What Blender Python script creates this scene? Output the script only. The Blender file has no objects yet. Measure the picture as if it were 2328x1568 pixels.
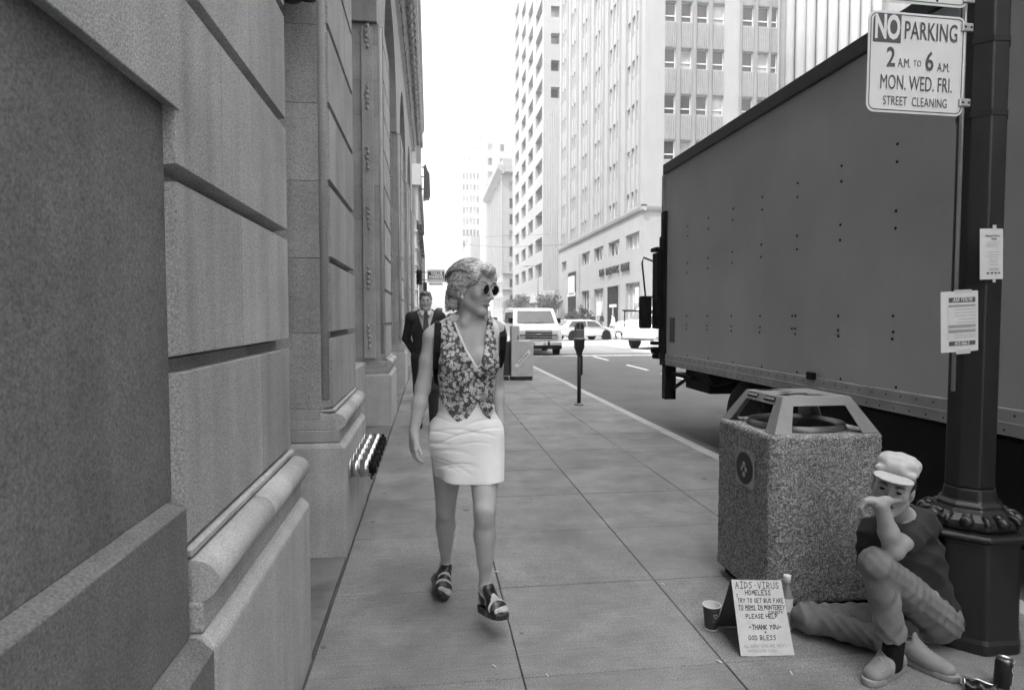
import bpy, bmesh, math, random
import numpy as np
from mathutils import Vector, Matrix
random.seed(7)
scene = bpy.context.scene
col = scene.collection
R = math.radians
# ---------------------------------------------------------------- camera
CAM_H = 1.545
cd = bpy.data.cameras.new('Camera'); cam = bpy.data.objects.new('Camera', cd); col.objects.link(cam)
cam.location = (0, 0, CAM_H)
cam.rotation_euler = (R(90 - 2.62), 0, R(-7.34))
cd.sensor_width = 36.0; cd.lens = 36.0 * 1443 / 2328
cd.clip_start = 0.05; cd.clip_end = 4000
cd.dof.use_dof = True; cd.dof.focus_distance = 3.4; cd.dof.aperture_fstop = 5.6
scene.camera = cam
# ---------------------------------------------------------------- world, sun, exposure
SUN_EL, SUN_AZ = 67.0, 38.0            # the sun stands to the left and a little behind
wd = bpy.data.worlds.new('World'); scene.world = wd; wd.use_nodes = True
nt = wd.node_tree; nt.nodes.clear()
sky = nt.nodes.new('ShaderNodeTexSky'); sky.sky_type = 'NISHITA'; sky.sun_disc = False
sky.sun_elevation = R(SUN_EL); sky.sun_rotation = R(180 + 90 - SUN_AZ)
sky.air_density = 1.2; sky.dust_density = 5.0; sky.ozone_density = 1.0
bw = nt.nodes.new('ShaderNodeRGBToBW'); bg = nt.nodes.new('ShaderNodeBackground')
out = nt.nodes.new('ShaderNodeOutputWorld')
nt.links.new(sky.outputs[0], bw.inputs[0]); nt.links.new(bw.outputs[0], bg.inputs[0]); nt.links.new(bg.outputs[0], out.inputs[0])
bg.inputs[1].default_value = 0.15
sl = bpy.data.lights.new('Sun', 'SUN'); sl.energy = 2.0; sl.angle = R(0.53); sl.color = (1, 1, 1)
so = bpy.data.objects.new('Sun', sl); col.objects.link(so)
# light comes from (-cos az, -sin az) * cos el
sd = Vector((-math.cos(R(SUN_AZ)) * math.cos(R(SUN_EL)), -math.sin(R(SUN_AZ)) * math.cos(R(SUN_EL)), math.sin(R(SUN_EL))))
so.rotation_euler = sd.to_track_quat('Z', 'Y').to_euler(); so.location = (-20, -10, 40)
vs = scene.view_settings
vs.view_transform = 'Standard'; vs.look = 'None'; vs.gamma = 1.0; vs.use_curve_mapping = False
vs.exposure = 2.6
scene.render.engine = 'CYCLES'

# ---------------------------------------------------------------- helpers
def tag(o, label=None, cat=None, group=None, kind=None):
    if label: o['label'] = label
    if cat: o['category'] = cat
    if group: o['group'] = group
    if kind: o['kind'] = kind
    return o

def empty(name, loc=(0, 0, 0), label=None, cat=None, group=None, rz=0):
    o = bpy.data.objects.new(name, None); col.objects.link(o)
    o.location = loc; o.rotation_euler = (0, 0, rz); o.empty_display_size = 0.1
    return tag(o, label, cat, group)

def link(o, parent=None):
    col.objects.link(o)
    if parent is not None:
        o.parent = parent
        M = Matrix.Identity(4); p = parent
        while p is not None:
            M = Matrix.LocRotScale(p.location, p.rotation_euler, p.scale) @ p.matrix_parent_inverse.inverted() @ M if False else Matrix.LocRotScale(p.location, p.rotation_euler, p.scale) @ M
            p = p.parent
        o.matrix_parent_inverse = Matrix.Identity(4)
    return o

class MB:
    """collects geometry; coordinates are local to the parent given to build()"""
    def __init__(s): s.v = []; s.f = []; s.sm = []
    def add(s, vs_, fs, smooth=False):
        b = len(s.v); s.v += [tuple(v) for v in vs_]
        for f in fs: s.f.append([b + i for i in f]); s.sm.append(smooth)
        return s
    def box(s, x0, x1, y0, y1, z0, z1):
        v = [(x, y, z) for z in (z0, z1) for y in (y0, y1) for x in (x0, x1)]
        return s.add(v, [(0, 2, 3, 1), (4, 5, 7, 6), (0, 1, 5, 4), (2, 6, 7, 3), (0, 4, 6, 2), (1, 3, 7, 5)])
    def obox(s, M, sx, sy, sz):
        v = [M @ Vector((x * sx / 2, y * sy / 2, z * sz / 2)) for z in (-1, 1) for y in (-1, 1) for x in (-1, 1)]
        return s.add(v, [(0, 2, 3, 1), (4, 5, 7, 6), (0, 1, 5, 4), (2, 6, 7, 3), (0, 4, 6, 2), (1, 3, 7, 5)])
    def rings(s, rings, smooth=True, caps=True, closed=True):
        n = len(rings[0]); b = len(s.v)
        for r in rings: s.v += [tuple(p) for p in r]
        for i in range(len(rings) - 1):
            for j in range(n if closed else n - 1):
                k = (j + 1) % n
                s.f.append([b + i * n + j, b + i * n + k, b + (i + 1) * n + k, b + (i + 1) * n + j]); s.sm.append(smooth)
        if caps:
            s.f.append([b + j for j in reversed(range(n))]); s.sm.append(False)
            s.f.append([b + (len(rings) - 1) * n + j for j in range(n)]); s.sm.append(False)
        return s
    def tube(s, pts, rad, n=12, smooth=True, caps=True):
        pts = [Vector(p) for p in pts]
        if not hasattr(rad, '__len__'): rad = [rad] * len(pts)
        rings = []; prev = None
        for i, p in enumerate(pts):
            t = (pts[min(i + 1, len(pts) - 1)] - pts[max(i - 1, 0)]).normalized()
            if prev is None:
                a = Vector((0, 0, 1)) if abs(t.z) < .9 else Vector((1, 0, 0))
                u = t.cross(a).normalized()
            else:
                u = (prev - t * prev.dot(t)).normalized()
            prev = u; w = t.cross(u)
            rings.append([p + (u * math.cos(2 * math.pi * k / n) + w * math.sin(2 * math.pi * k / n)) * rad[i] for k in range(n)])
        return s.rings(rings, smooth, caps)
    def lathe(s, prof, n=24, M=None, smooth=True, caps=True, flute=None):
        M = M or Matrix.Identity(4)
        rings = []
        for r, z in prof:
            ring = []
            for k in range(n):
                a = 2 * math.pi * k / n
                rr = r * (flute(a) if flute else 1)
                ring.append(M @ Vector((rr * math.cos(a), rr * math.sin(a), z)))
            rings.append(ring)
        return s.rings(rings, smooth, caps)
    def prism(s, poly, h0, h1, M=None, smooth=False):
        """poly in local xy, extruded along local z"""
        M = M or Matrix.Identity(4)
        return s.rings([[M @ Vector((p[0], p[1], h0)) for p in poly], [M @ Vector((p[0], p[1], h1)) for p in poly]], smooth, True)
    def ell(s, c, r, n=12, m=8, M=None):
        M = M or Matrix.Identity(4)
        rings = []
        for i in range(m + 1):
            th = math.pi * (i / m) * .998 + .001
            rings.append([Vector(c) + M.to_3x3() @ Vector((r[0] * math.sin(th) * math.cos(2 * math.pi * k / n), r[1] * math.sin(th) * math.sin(2 * math.pi * k / n), -r[2] * math.cos(th))) for k in range(n)])
        return s.rings(rings, True, True)
    def mesh(s, name, mat):
        me = bpy.data.meshes.new(name); me.from_pydata(s.v, [], s.f)
        me.polygons.foreach_set('use_smooth', s.sm); me.update()
        if mat is not None: me.materials.append(mat)
        return me
    def build(s, name, mat, parent=None, bevel=0, seg=2, fix=True):
        me = s.mesh(name, mat)
        if fix:
            bm = bmesh.new(); bm.from_mesh(me); bmesh.ops.recalc_face_normals(bm, faces=bm.faces); bm.to_mesh(me); bm.free()
        o = bpy.data.objects.new(name, me); link(o, parent)
        if bevel:
            m = o.modifiers.new('Bevel', 'BEVEL'); m.width = bevel; m.segments = seg; m.limit_method = 'ANGLE'; m.angle_limit = R(40)
            m.harden_normals = False
        return o

def T(x=0, y=0, z=0, rx=0, ry=0, rz=0):
    return Matrix.Translation((x, y, z)) @ Matrix.Rotation(rz, 4, 'Z') @ Matrix.Rotation(ry, 4, 'Y') @ Matrix.Rotation(rx, 4, 'X')

def rrect(w, h, r, n=5):
    p = []
    for cx, cy, a0 in ((w / 2 - r, h / 2 - r, 0), (-w / 2 + r, h / 2 - r, 90), (-w / 2 + r, -h / 2 + r, 180), (w / 2 - r, -h / 2 + r, 270)):
        for k in range(n + 1):
            a = R(a0 + 90 * k / n); p.append((cx + r * math.cos(a), cy + r * math.sin(a)))
    return p

def copy_tree(o, parent=None):
    c = o.copy(); col.objects.link(c); c.parent = parent
    for ch in list(o.children): copy_tree(ch, c)
    return c

# ---------------------------------------------------------------- materials (grey: the photograph is black and white)
def mat(name, v, rough=.7, metal=0., var=0., scale=6., fine=0., fscale=200., bump=0., bscale=200., spec=.5, streak=0., perobj=0., coat=0., dirt=0., dscale=2.):
    m = bpy.data.materials.new(name); m.use_nodes = True
    nt = m.node_tree; N = nt.nodes; L = nt.links
    b = N['Principled BSDF']
    b.inputs['Roughness'].default_value = rough; b.inputs['Metallic'].default_value = metal
    b.inputs['Specular IOR Level'].default_value = spec
    if coat: b.inputs['Coat Weight'].default_value = coat; b.inputs['Coat Roughness'].default_value = .08
    b.inputs['Base Color'].default_value = (v, v, v, 1)
    if not (var or fine or bump or streak or perobj or dirt): return m
    pos = N.new('ShaderNodeNewGeometry').outputs['Position']
    cur = None
    def noise(sc, detail=3, vec=None, rgh=.55):
        n = N.new('ShaderNodeTexNoise'); n.inputs['Scale'].default_value = sc; n.inputs['Detail'].default_value = detail
        n.inputs['Roughness'].default_value = rgh
        L.new(vec or pos, n.inputs['Vector']); return n.outputs['Fac']
    def math_(op, a, bv):
        n = N.new('ShaderNodeMath'); n.operation = op
        for i, q in enumerate((a, bv)):
            if isinstance(q, (int, float)): n.inputs[i].default_value = q
            else: L.new(q, n.inputs[i])
        return n.outputs[0]
    def mul(amount, fac):      # 1 + amount*(fac-.5)*2
        return math_('ADD', math_('MULTIPLY', math_('SUBTRACT', fac, .5), 2 * amount), 1.0)
    val = None
    def acc(x):
        nonlocal val
        val = x if val is None else math_('MULTIPLY', val, x)
    if var: acc(mul(var * 2.2, noise(scale, 4)))
    if fine: acc(mul(fine * 2.2, noise(fscale, 2)))
    if streak:
        mp = N.new('ShaderNodeMapping'); mp.inputs['Scale'].default_value = (9, 9, .5); L.new(pos, mp.inputs['Vector'])
        acc(mul(streak * 2, noise(1.0, 4, mp.outputs[0], .6)))
    if dirt:
        d = noise(dscale, 5, None, .65)
        r = N.new('ShaderNodeValToRGB'); r.color_ramp.elements[0].position = .34; r.color_ramp.elements[1].position = .52
        k = 1 - dirt; r.color_ramp.elements[0].color = (k, k, k, 1); r.color_ramp.elements[1].color = (1, 1, 1, 1)
        L.new(d, r.inputs[0]); acc(r.outputs[0])
    if perobj:
        oi = N.new('ShaderNodeObjectInfo'); acc(mul(perobj, oi.outputs['Random']))
    if val is not None:
        f = math_('MULTIPLY', val, v)
        cl = N.new('ShaderNodeClamp'); L.new(f, cl.inputs[0]); cl.inputs[1].default_value = 0.004; cl.inputs[2].default_value = .95
        L.new(cl.outputs[0], b.inputs['Base Color'])
    if bump:
        bn = N.new('ShaderNodeBump'); bn.inputs['Strength'].default_value = 1.0; bn.inputs['Distance'].default_value = bump
        L.new(noise(bscale, 3), bn.inputs['Height']); L.new(bn.outputs[0], b.inputs['Normal'])
    return m

M = {}
M['granite'] = mat('granite', .32, .85, var=.14, scale=3, fine=.48, fscale=190, bump=.0015, bscale=160, streak=.18, perobj=.14)
M['granite_plain'] = mat('granite_plain', .30, .85, var=.14, scale=3, fine=.42, fscale=190, bump=.0015, bscale=160, streak=.14)
M['granite_light'] = mat('granite_light', .40, .85, var=.12, scale=4, fine=.35, fscale=210, bump=.001, bscale=180, streak=.16)
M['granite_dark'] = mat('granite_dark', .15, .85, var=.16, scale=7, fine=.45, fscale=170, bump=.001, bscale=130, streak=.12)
M['bronze'] = mat('bronze', .03, .45, metal=.4, var=.3, scale=20)
M['concrete'] = mat('concrete', .20, .82, var=.16, scale=2.2, fine=.6, fscale=210, bump=.0008, bscale=220, perobj=.09, dirt=.20, dscale=1.7)
M['joint'] = mat('joint', .07, .95, var=.2, scale=10)
M['kerb'] = mat('kerb', .36, .85, var=.14, scale=3, fine=.18, fscale=120, perobj=.08, bump=.001)
M['asphalt'] = mat('asphalt', .10, .9, var=.12, scale=.9, fine=.3, fscale=130, bump=.003, bscale=150, dirt=.2, dscale=.8)
M['sunlit_asphalt'] = mat('sunlit_asphalt', .23, .9, var=.14, scale=.7, fine=.3, fscale=60, dirt=.25, dscale=.5)  # paler than the road, so sunlight on the intersection is in the colour
M['paint'] = mat('paint', .7, .7, var=.2, scale=6, dirt=.3, dscale=8)
M['far_ground'] = mat('far_ground', .2, .9, var=.2, scale=.2)
M['white_stone'] = mat('white_stone', .21, .85, var=.05, scale=.6, streak=.06, fine=.05, fscale=20)
M['pale_stone'] = mat('pale_stone', .20, .85, var=.08, scale=.5, streak=.1)
M['spandrel'] = mat('spandrel', .17, .8, var=.1, scale=2.5, streak=.16)
M['fin'] = mat('fin', .14, .8, var=.1, scale=1.2, streak=.12)
M['white_frame'] = mat('white_frame', .42, .6)
M['glass_dark'] = mat('glass_dark', .03, .12, spec=.6, var=.5, scale=.7)
M['glass_blind'] = mat('glass_blind', .22, .3, spec=.5, var=.4, scale=1.3)
M['dark_metal'] = mat('dark_metal', .010, .5, metal=.0, var=.3, scale=12)
M['black'] = mat('black', .006, .75, spec=.2)
M['rubber'] = mat('rubber', .010, .85, var=.3, scale=30)
M['white_paint'] = mat('white_paint', .72, .35, coat=.3, var=.04, scale=3)
M['chrome'] = mat('chrome', .55, .22, metal=1.0, var=.06, scale=30)
M['steel'] = mat('steel', .45, .42, metal=.85, var=.14, scale=14, fine=.1)

def stained(m, base):
    nt = m.node_tree; N = nt.nodes; L = nt.links; b = N['Principled BSDF']; src = b.inputs['Base Color'].links[0].from_socket
    pos = N.new('ShaderNodeNewGeometry').outputs['Position']
    v = N.new('ShaderNodeTexVoronoi'); v.inputs['Scale'].default_value = 3.1; v.inputs['Randomness'].default_value = 1; L.new(pos, v.inputs['Vector'])
    sp = N.new('ShaderNodeSeparateColor'); L.new(v.outputs['Color'], sp.inputs[0])
    th = N.new('ShaderNodeMath'); th.operation = 'MULTIPLY'; th.inputs[1].default_value = .095; L.new(sp.outputs[0], th.inputs[0])
    df = N.new('ShaderNodeMath'); df.operation = 'SUBTRACT'; L.new(v.outputs['Distance'], df.inputs[0]); L.new(th.outputs[0], df.inputs[1])
    r = N.new('ShaderNodeMapRange'); r.inputs[1].default_value = -.012; r.inputs[2].default_value = .012; r.inputs[3].default_value = .50; r.inputs[4].default_value = 1.0; L.new(df.outputs[0], r.inputs[0])
    n2 = N.new('ShaderNodeTexNoise'); n2.inputs['Scale'].default_value = 1.5; n2.inputs['Detail'].default_value = 6; n2.inputs['Roughness'].default_value = .68; L.new(pos, n2.inputs['Vector'])
    r2 = N.new('ShaderNodeMapRange'); r2.inputs[1].default_value = .36; r2.inputs[2].default_value = .62; r2.inputs[3].default_value = .78; r2.inputs[4].default_value = 1.08; L.new(n2.outputs['Fac'], r2.inputs[0])
    mp = N.new('ShaderNodeMapping'); mp.inputs['Scale'].default_value = (5, 60, 1); mp.inputs['Rotation'].default_value = (0, 0, .2); L.new(pos, mp.inputs['Vector'])
    n3 = N.new('ShaderNodeTexNoise'); n3.inputs['Scale'].default_value = 1; n3.inputs['Detail'].default_value = 3; L.new(mp.outputs[0], n3.inputs['Vector'])
    r3 = N.new('ShaderNodeMapRange'); r3.inputs[1].default_value = .3; r3.inputs[2].default_value = .7; r3.inputs[3].default_value = .90; r3.inputs[4].default_value = 1.08; L.new(n3.outputs['Fac'], r3.inputs[0])
    x = r.outputs[0]
    for q in (r2.outputs[0], r3.outputs[0]):
        mm = N.new('ShaderNodeMath'); mm.operation = 'MULTIPLY'; L.new(x, mm.inputs[0]); L.new(q, mm.inputs[1]); x = mm.outputs[0]
    mx = N.new('ShaderNodeVectorMath'); mx.operation = 'SCALE'; L.new(src, mx.inputs[0]); L.new(x, mx.inputs['Scale']); L.new(mx.outputs[0], b.inputs['Base Color'])
stained(M['concrete'], .17)
# ================================================================ THE GROUND
def sheet(name, x0, x1, y0, y1, z, m, kind='structure', parent=None):
    o = MB().add([(x0, y0, z), (x1, y0, z), (x1, y1, z), (x0, y1, z)], [(0, 1, 2, 3)]).build(name, M[m], parent, fix=False)
    if kind: o['kind'] = kind
    return o
RZ = -.13                                    # road level, the pavement is at 0
sheet('ground', -900, 900, -300, 2500, -.30, 'far_ground')
CROSS0, CROSS1 = 26.6, 45.0                  # the cross street
road = MB()
road.add([(3.2, -25, RZ), (14.6, -25, RZ), (14.6, 700, RZ), (3.2, 700, RZ)], [(0, 1, 2, 3)])
road = road.build('road', M['asphalt'], fix=False); road['kind'] = 'structure'
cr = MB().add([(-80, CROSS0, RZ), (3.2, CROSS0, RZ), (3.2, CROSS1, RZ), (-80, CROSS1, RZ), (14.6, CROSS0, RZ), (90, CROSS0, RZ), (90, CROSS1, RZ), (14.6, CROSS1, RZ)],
              [(0, 1, 2, 3), (4, 5, 6, 7)]).build('cross_road', M['sunlit_asphalt'], fix=False); cr['kind'] = 'structure'
sheet('crossing', 3.2, 14.6, 27.6, CROSS1, RZ + .004, 'sunlit_asphalt')  # pale sheet laid over the road to stand for the sunlit area
# lane marking
lm = MB()
for y in (-2, 2.4, 6.8, 11.2, 15.6, 18.9, 23.3):
    lm.box(6.62, 6.72, y, y + 2.1, RZ, RZ + .004)
for y in (48, 54, 60, 66, 72, 78, 90, 102): lm.box(8.6, 8.72, y, y + 3, RZ, RZ + .004)
lm.box(3.4, 14.4, 26.0, 26.3, RZ, RZ + .004)
lm = lm.build('lane_marking', M['paint']); lm['kind'] = 'structure'

# pavement: base sheet, slabs, kerb stones
sw = sheet('sidewalk', -1.6, 3.20, -6, CROSS0, -.022, 'joint')
XC = [-.53, .385, 1.295, 2.20, 3.045]
slab_me = {}
def slab_mesh(w, d):
    k = (round(w, 3), round(d, 3))
    if k not in slab_me:
        g = .0026; c = .0035
        mb = MB()
        a, b = w / 2 - g, d / 2 - g
        mb.rings([[(-a, -b, -.05), (a, -b, -.05), (a, b, -.05), (-a, b, -.05)], [(-a, -b, -c), (a, -b, -c), (a, b, -c), (-a, b, -c)],
                  [(-a + c, -b + c, 0), (a - c, -b + c, 0), (a - c, b - c, 0), (-a + c, b - c, 0)]], smooth=False)
        me = mb.mesh('slab', M['concrete'])
        bm = bmesh.new(); bm.from_mesh(me); bmesh.ops.recalc_face_normals(bm, faces=bm.faces); bm.to_mesh(me); bm.free()
        slab_me[k] = me
    return slab_me[k]
y = -2.81
row = 0
while y < CROSS0 - .3:
    d = .905
    for i in range(4):
        w = XC[i + 1] - XC[i]
        o = bpy.data.objects.new('slab', slab_mesh(w, d)); link(o, sw)
        o.location = ((XC[i] + XC[i + 1]) / 2, y + d / 2, random.uniform(-.0015, .0015))
        o.rotation_euler = (random.uniform(-.0012, .0012), random.uniform(-.0012, .0012), 0)
    y += d
# dark strip along the wall
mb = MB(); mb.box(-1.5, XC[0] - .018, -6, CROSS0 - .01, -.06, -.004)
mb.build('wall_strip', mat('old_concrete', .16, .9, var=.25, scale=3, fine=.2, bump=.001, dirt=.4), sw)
kb = empty('kerb'); kb['kind'] = 'structure'
km = None
y = -4.2
while y < CROSS0 - 1.9:
    if km is None:
        mbk = MB(); mbk.box(-.075, .075, .004, 1.816, -.30, .0)
        o = mbk.build('kerb_stone', M['kerb'], kb, bevel=.018); km = o.data
    else:
        o = bpy.data.objects.new('kerb_stone', km); link(o, kb)
        m_ = o.modifiers.new('Bevel', 'BEVEL'); m_.width = .018; m_.segments = 2
    o.location = (3.125, y, random.uniform(-.002, .004)); o.rotation_euler = (0, 0, random.uniform(-.002, .002))
    y += 1.82
# pavements beyond the crossing and across the road
def pave(name, x0, x1, y0, y1):
    mb = MB(); mb.box(x0, x1, y0, y1, RZ - .1, 0)
    o = mb.build(name, M['kerb'], bevel=.03); o['kind'] = 'structure'
pave('far_sidewalk', -1.0, 3.1, CROSS1, 330)
pave('opposite_sidewalk', 14.6, 17.0, CROSS1 + .5, 330)
pave('side_street_sidewalk', 17.0, 60, CROSS1 + .5, 49.4)

# ================================================================ THE STONE BUILDING ON THE LEFT
bank = empty('stone_building', (-1.0, 12, 0), 'massive grey granite building of grooved stone piers along the left of the pavement', 'building')
BO = Vector((-1.0, 12, 0))
def bmb(mb, name, m, parent=bank, bevel=0.0, seg=2, off=BO):
    mb.v = [(v[0] - off.x, v[1] - off.y, v[2] - off.z) for v in mb.v]
    return mb.build(name, M[m], parent, bevel=bevel, seg=seg)
COURSES = [.89, 1.435, 1.91, 2.39, 2.87, 3.35, 3.83, 4.31, 4.79, 5.27, 5.55]
PIERS = [(1.66, 2.93), (4.13, 5.43), (9.06, 10.4), (14.3, 15.6), (19.5, 20.8), (24.6, 26.4)]
FX = -.62                                    # street face of the pier blocks
def pier(y0, y1, idx):
    p = empty('pier', (0, 0, 0)); p.parent = bank; p.location = (FX - BO.x, y0 - BO.y, 0)
    off = Vector((FX, y0, 0))
    L_ = y1 - y0
    # plinth with a chamfered top
    pl = MB(); pl.rings([[(x, y, -.05) for x, y in ((-1.5, y0), (-.545, y0), (-.545, y1), (-1.5, y1))],
                         [(x, y, .70) for x, y in ((-1.5, y0), (-.545, y0), (-.545, y1), (-1.5, y1))],
                         [(x, y, .735) for x, y in ((-1.5, y0 + .012), (-.575, y0 + .012), (-.575, y1 - .012), (-1.5, y1 - .012))]], smooth=False)
    bmb(pl, 'plinth', 'granite_light', p, bevel=.012, off=off)
    # base course
    bc = MB(); bc.box(-1.5, -.578, y0 + .012, y1 - .012, .737, .815)
    bmb(bc, 'base_course', 'granite', p, bevel=.006, off=off)
    lg = MB(); lg.box(-1.5, -.60, y0 + .018, y1 - .018, .817, .885); lg.box(-1.5, -.702, y0 + .018, y1 - .018, .885, .951)
    bmb(lg, 'fillet', 'granite', p, bevel=.004, off=off)
    # torus roll that rides on the base course
    prof = []
    for k in range(13):
        a = R(-95 + 215 * k / 12); prof.append((-.605 + .066 * math.cos(a), .868 + .055 * math.sin(a)))
    prof += [(-.70, .93), (-.70, .82)]
    tm = MB(); tm.rings([[(x, y0 + .02, z) for x, z in prof], [(x, y0 + .02 + L_ * .46, z) for x, z in prof]], smooth=True)
    bmb(tm, 'torus_moulding', 'granite_light', p, off=off)
    tm = MB(); tm.rings([[(x, y0 + .023 + L_ * .46, z) for x, z in prof], [(x, y1 - .02, z) for x, z in prof]], smooth=True)
    bmb(tm, 'torus_moulding', 'granite_light', p, off=off)
    ft = MB(); ft.box(-.70, -.605, y0 + .02, y1 - .02, .932, .95)
    bmb(ft, 'fillet', 'granite_light', p, bevel=.003, off=off)
    rr = random.Random(idx * 3 + 1)
    for c in range(len(COURSES) - 1):
        z0, z1 = COURSES[c], COURSES[c + 1]
        if c == 0: z0 = .952
        js = (.62, .44, .30, .55, .24)[(c + idx) % 5]
        ym = y0 + L_ * js
        for a, b in ((y0 + .02, ym - .0012), (ym + .0012, y1 - .02)):
            # body to the thin joint and a boss that leaves the deep groove open on the street face
            blk = MB()
            gz = .034
            P = [(-1.5, z0 + .0015), (FX - .055, z0 + .0015), (FX - .055, z0 + .004), (FX, z0 + .012), (FX, z1 - gz), (FX - .055, z1 - gz), (FX - .055, z1 - .0015), (-1.5, z1 - .0015)]
            blk.rings([[(x, a, z) for x, z in P], [(x, b, z) for x, z in P]], smooth=False)
            bmb(blk, 'stone_block', 'granite', p, bevel=.005, off=off)
    # corner roll on the return of the pier
    if idx > 0:
        rl = MB(); zz = COURSES[1]
        rl.tube([(FX - .045, y0 + .040, zz - .42), (FX - .045, y0 + .040, 5.5)], .032, 14)
        bmb(rl, 'corner_roll', 'granite_light', p, off=off)
        # stepped jamb on the return
    if idx > 1:
        # carved strip in the hollow of the jamb
        cs = MB(); z = 1.12
        cs.box(FX - .30, FX - .14, y0 - .02, y0 - .002, .95, 5.5)
        bmb(cs, 'jamb_fillet', 'granite', p, bevel=.008, off=off)
        cs = MB(); cs.box(-1.4, FX - .42, y0 - .045, y0 - .002, -.05, 5.5)
        bmb(cs, 'jamb_pilaster', 'granite', p, bevel=.008, off=off)
        cs = MB()
        while z < 5.3:
            if int((z - .9) / .95) % 2 == 0 or True:
                n_ = int(5)
                for k in range(n_):
                    cs.ell((FX - .22 + rr.uniform(-.012, .012), y0 - .028, z + k * .07), (rr.uniform(.022, .036), .022, .03), 8, 5)
                    cs.ell((FX - .22 + .036 * math.sin(k * 2.2), y0 - .026, z + .035 + k * .07), (.014, .018, .018), 6, 4)
            z += .82
        bmb(cs, 'carved_strip', 'granite', p, off=off)['kind'] = 'stuff'
    return p
for i, (a, b) in enumerate(PIERS): pier(a, b, i)
# piers behind the camera
pier(-5.9, -4.6, 0); pier(-11, -9.7, 0)

# recess between the first two piers: back wall and floor block
rc = MB(); rc.box(-1.7, -1.25, 2.9, 4.15, 0, 5.5); bmb(rc, 'recess_wall', 'granite_plain')
# near bay: dark panel with a ledge and a head block, right beside the camera
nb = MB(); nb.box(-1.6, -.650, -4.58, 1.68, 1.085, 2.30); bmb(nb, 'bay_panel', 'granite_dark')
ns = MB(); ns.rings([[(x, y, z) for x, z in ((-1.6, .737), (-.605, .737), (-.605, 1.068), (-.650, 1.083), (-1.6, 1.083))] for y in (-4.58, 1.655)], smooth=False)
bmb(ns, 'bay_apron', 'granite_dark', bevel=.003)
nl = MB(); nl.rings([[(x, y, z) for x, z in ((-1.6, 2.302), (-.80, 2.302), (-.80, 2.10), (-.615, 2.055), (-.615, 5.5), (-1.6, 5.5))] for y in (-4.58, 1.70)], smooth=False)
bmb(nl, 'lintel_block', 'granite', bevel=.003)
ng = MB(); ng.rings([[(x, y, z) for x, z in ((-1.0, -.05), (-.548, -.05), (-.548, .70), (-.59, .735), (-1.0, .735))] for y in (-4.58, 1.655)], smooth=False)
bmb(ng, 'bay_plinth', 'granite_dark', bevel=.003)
# bays with tall arched windows
WX = -.70                                    # plane of the wall above the piers
IMP = 5.55
bays = [(5.43, 9.06), (10.4, 14.3), (15.6, 19.5), (20.8, 24.6)]
aw = MB()
Ztop = 9.0
def arch_bay(y0, y1):
    c = (y0 + y1) / 2; r = (y1 - y0) / 2 - .06; n = 20
    inner = [(c - r * math.cos(math.pi * k / n), IMP + r * math.sin(math.pi * k / n)) for k in range(n + 1)]
    for i in range(n):
        (ya, za), (yb, zb) = inner[i], inner[i + 1]
        ua, ub = ya, yb
        aw.add([(WX, ya, za), (WX, yb, zb), (WX, ub, Ztop), (WX, ua, Ztop)], [(0, 1, 2, 3)])
        aw.add([(WX, ya, za), (WX, yb, zb), (-1.45, yb, zb), (-1.45, ya, za)], [(0, 1, 2, 3)])
    aw.add([(WX, y0, IMP), (WX, c - r, IMP), (WX, c - r, Ztop), (WX, y0, Ztop)], [(0, 1, 2, 3)])
    aw.add([(WX, c + r, IMP), (WX, y1, IMP), (WX, y1, Ztop), (WX, c + r, Ztop)], [(0, 1, 2, 3)])
    aw.add([(WX, y0, IMP), (WX, c - r, IMP), (-1.45, c - r, IMP), (-1.45, y0, IMP)], [(0, 1, 2, 3)])
    aw.add([(WX, c + r, IMP), (WX, y1, IMP), (-1.45, y1, IMP), (-1.45, c + r, IMP)], [(0, 1, 2, 3)])
for a, b in bays: arch_bay(a, b)
for a, b in PIERS[1:]: aw.add([(WX, a, IMP), (WX, b, IMP), (WX, b, Ztop), (WX, a, Ztop)], [(0, 1, 2, 3)])
aw.add([(WX, -11, 5.5), (WX, 4.13, 5.5), (WX, 4.13, Ztop), (WX, -11, Ztop)], [(0, 1, 2, 3)])
aw.add([(WX, 26.4, 0), (-18, 26.4, 0), (-18, 26.4, Ztop), (WX, 26.4, Ztop)], [(0, 1, 2, 3)])
o = bmb(aw, 'arcade_wall', 'granite_plain')
for i, (a, b) in enumerate(bays):
    w = empty('arched_window'); w.parent = bank; w.location = (-1.3 - BO.x, a - BO.y, 0)
    off = Vector((-1.3, a, 0))
    g = MB(); g.box(-1.46, -1.42, a, b, .9, IMP + 2.0); bmb(g, 'pane', 'glass_dark', w, off=off)
    f = MB()
    for k in range(1, 4): f.box(-1.418, -1.36, a + (b - a) * k / 4 - .03, a + (b - a) * k / 4 + .03, .9, IMP + 1.9)
    for z in (1.9, 2.9, 3.9, 4.9, 5.6): f.box(-1.417, -1.37, a, b, z - .03, z + .03)
    bmb(f, 'mullion', 'bronze', w, off=off)
    s_ = MB(); s_.box(-1.5, -.9, a, b, -.05, .9); bmb(s_, 'sill_wall', 'granite_light', w, bevel=.01, off=off)
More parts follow.
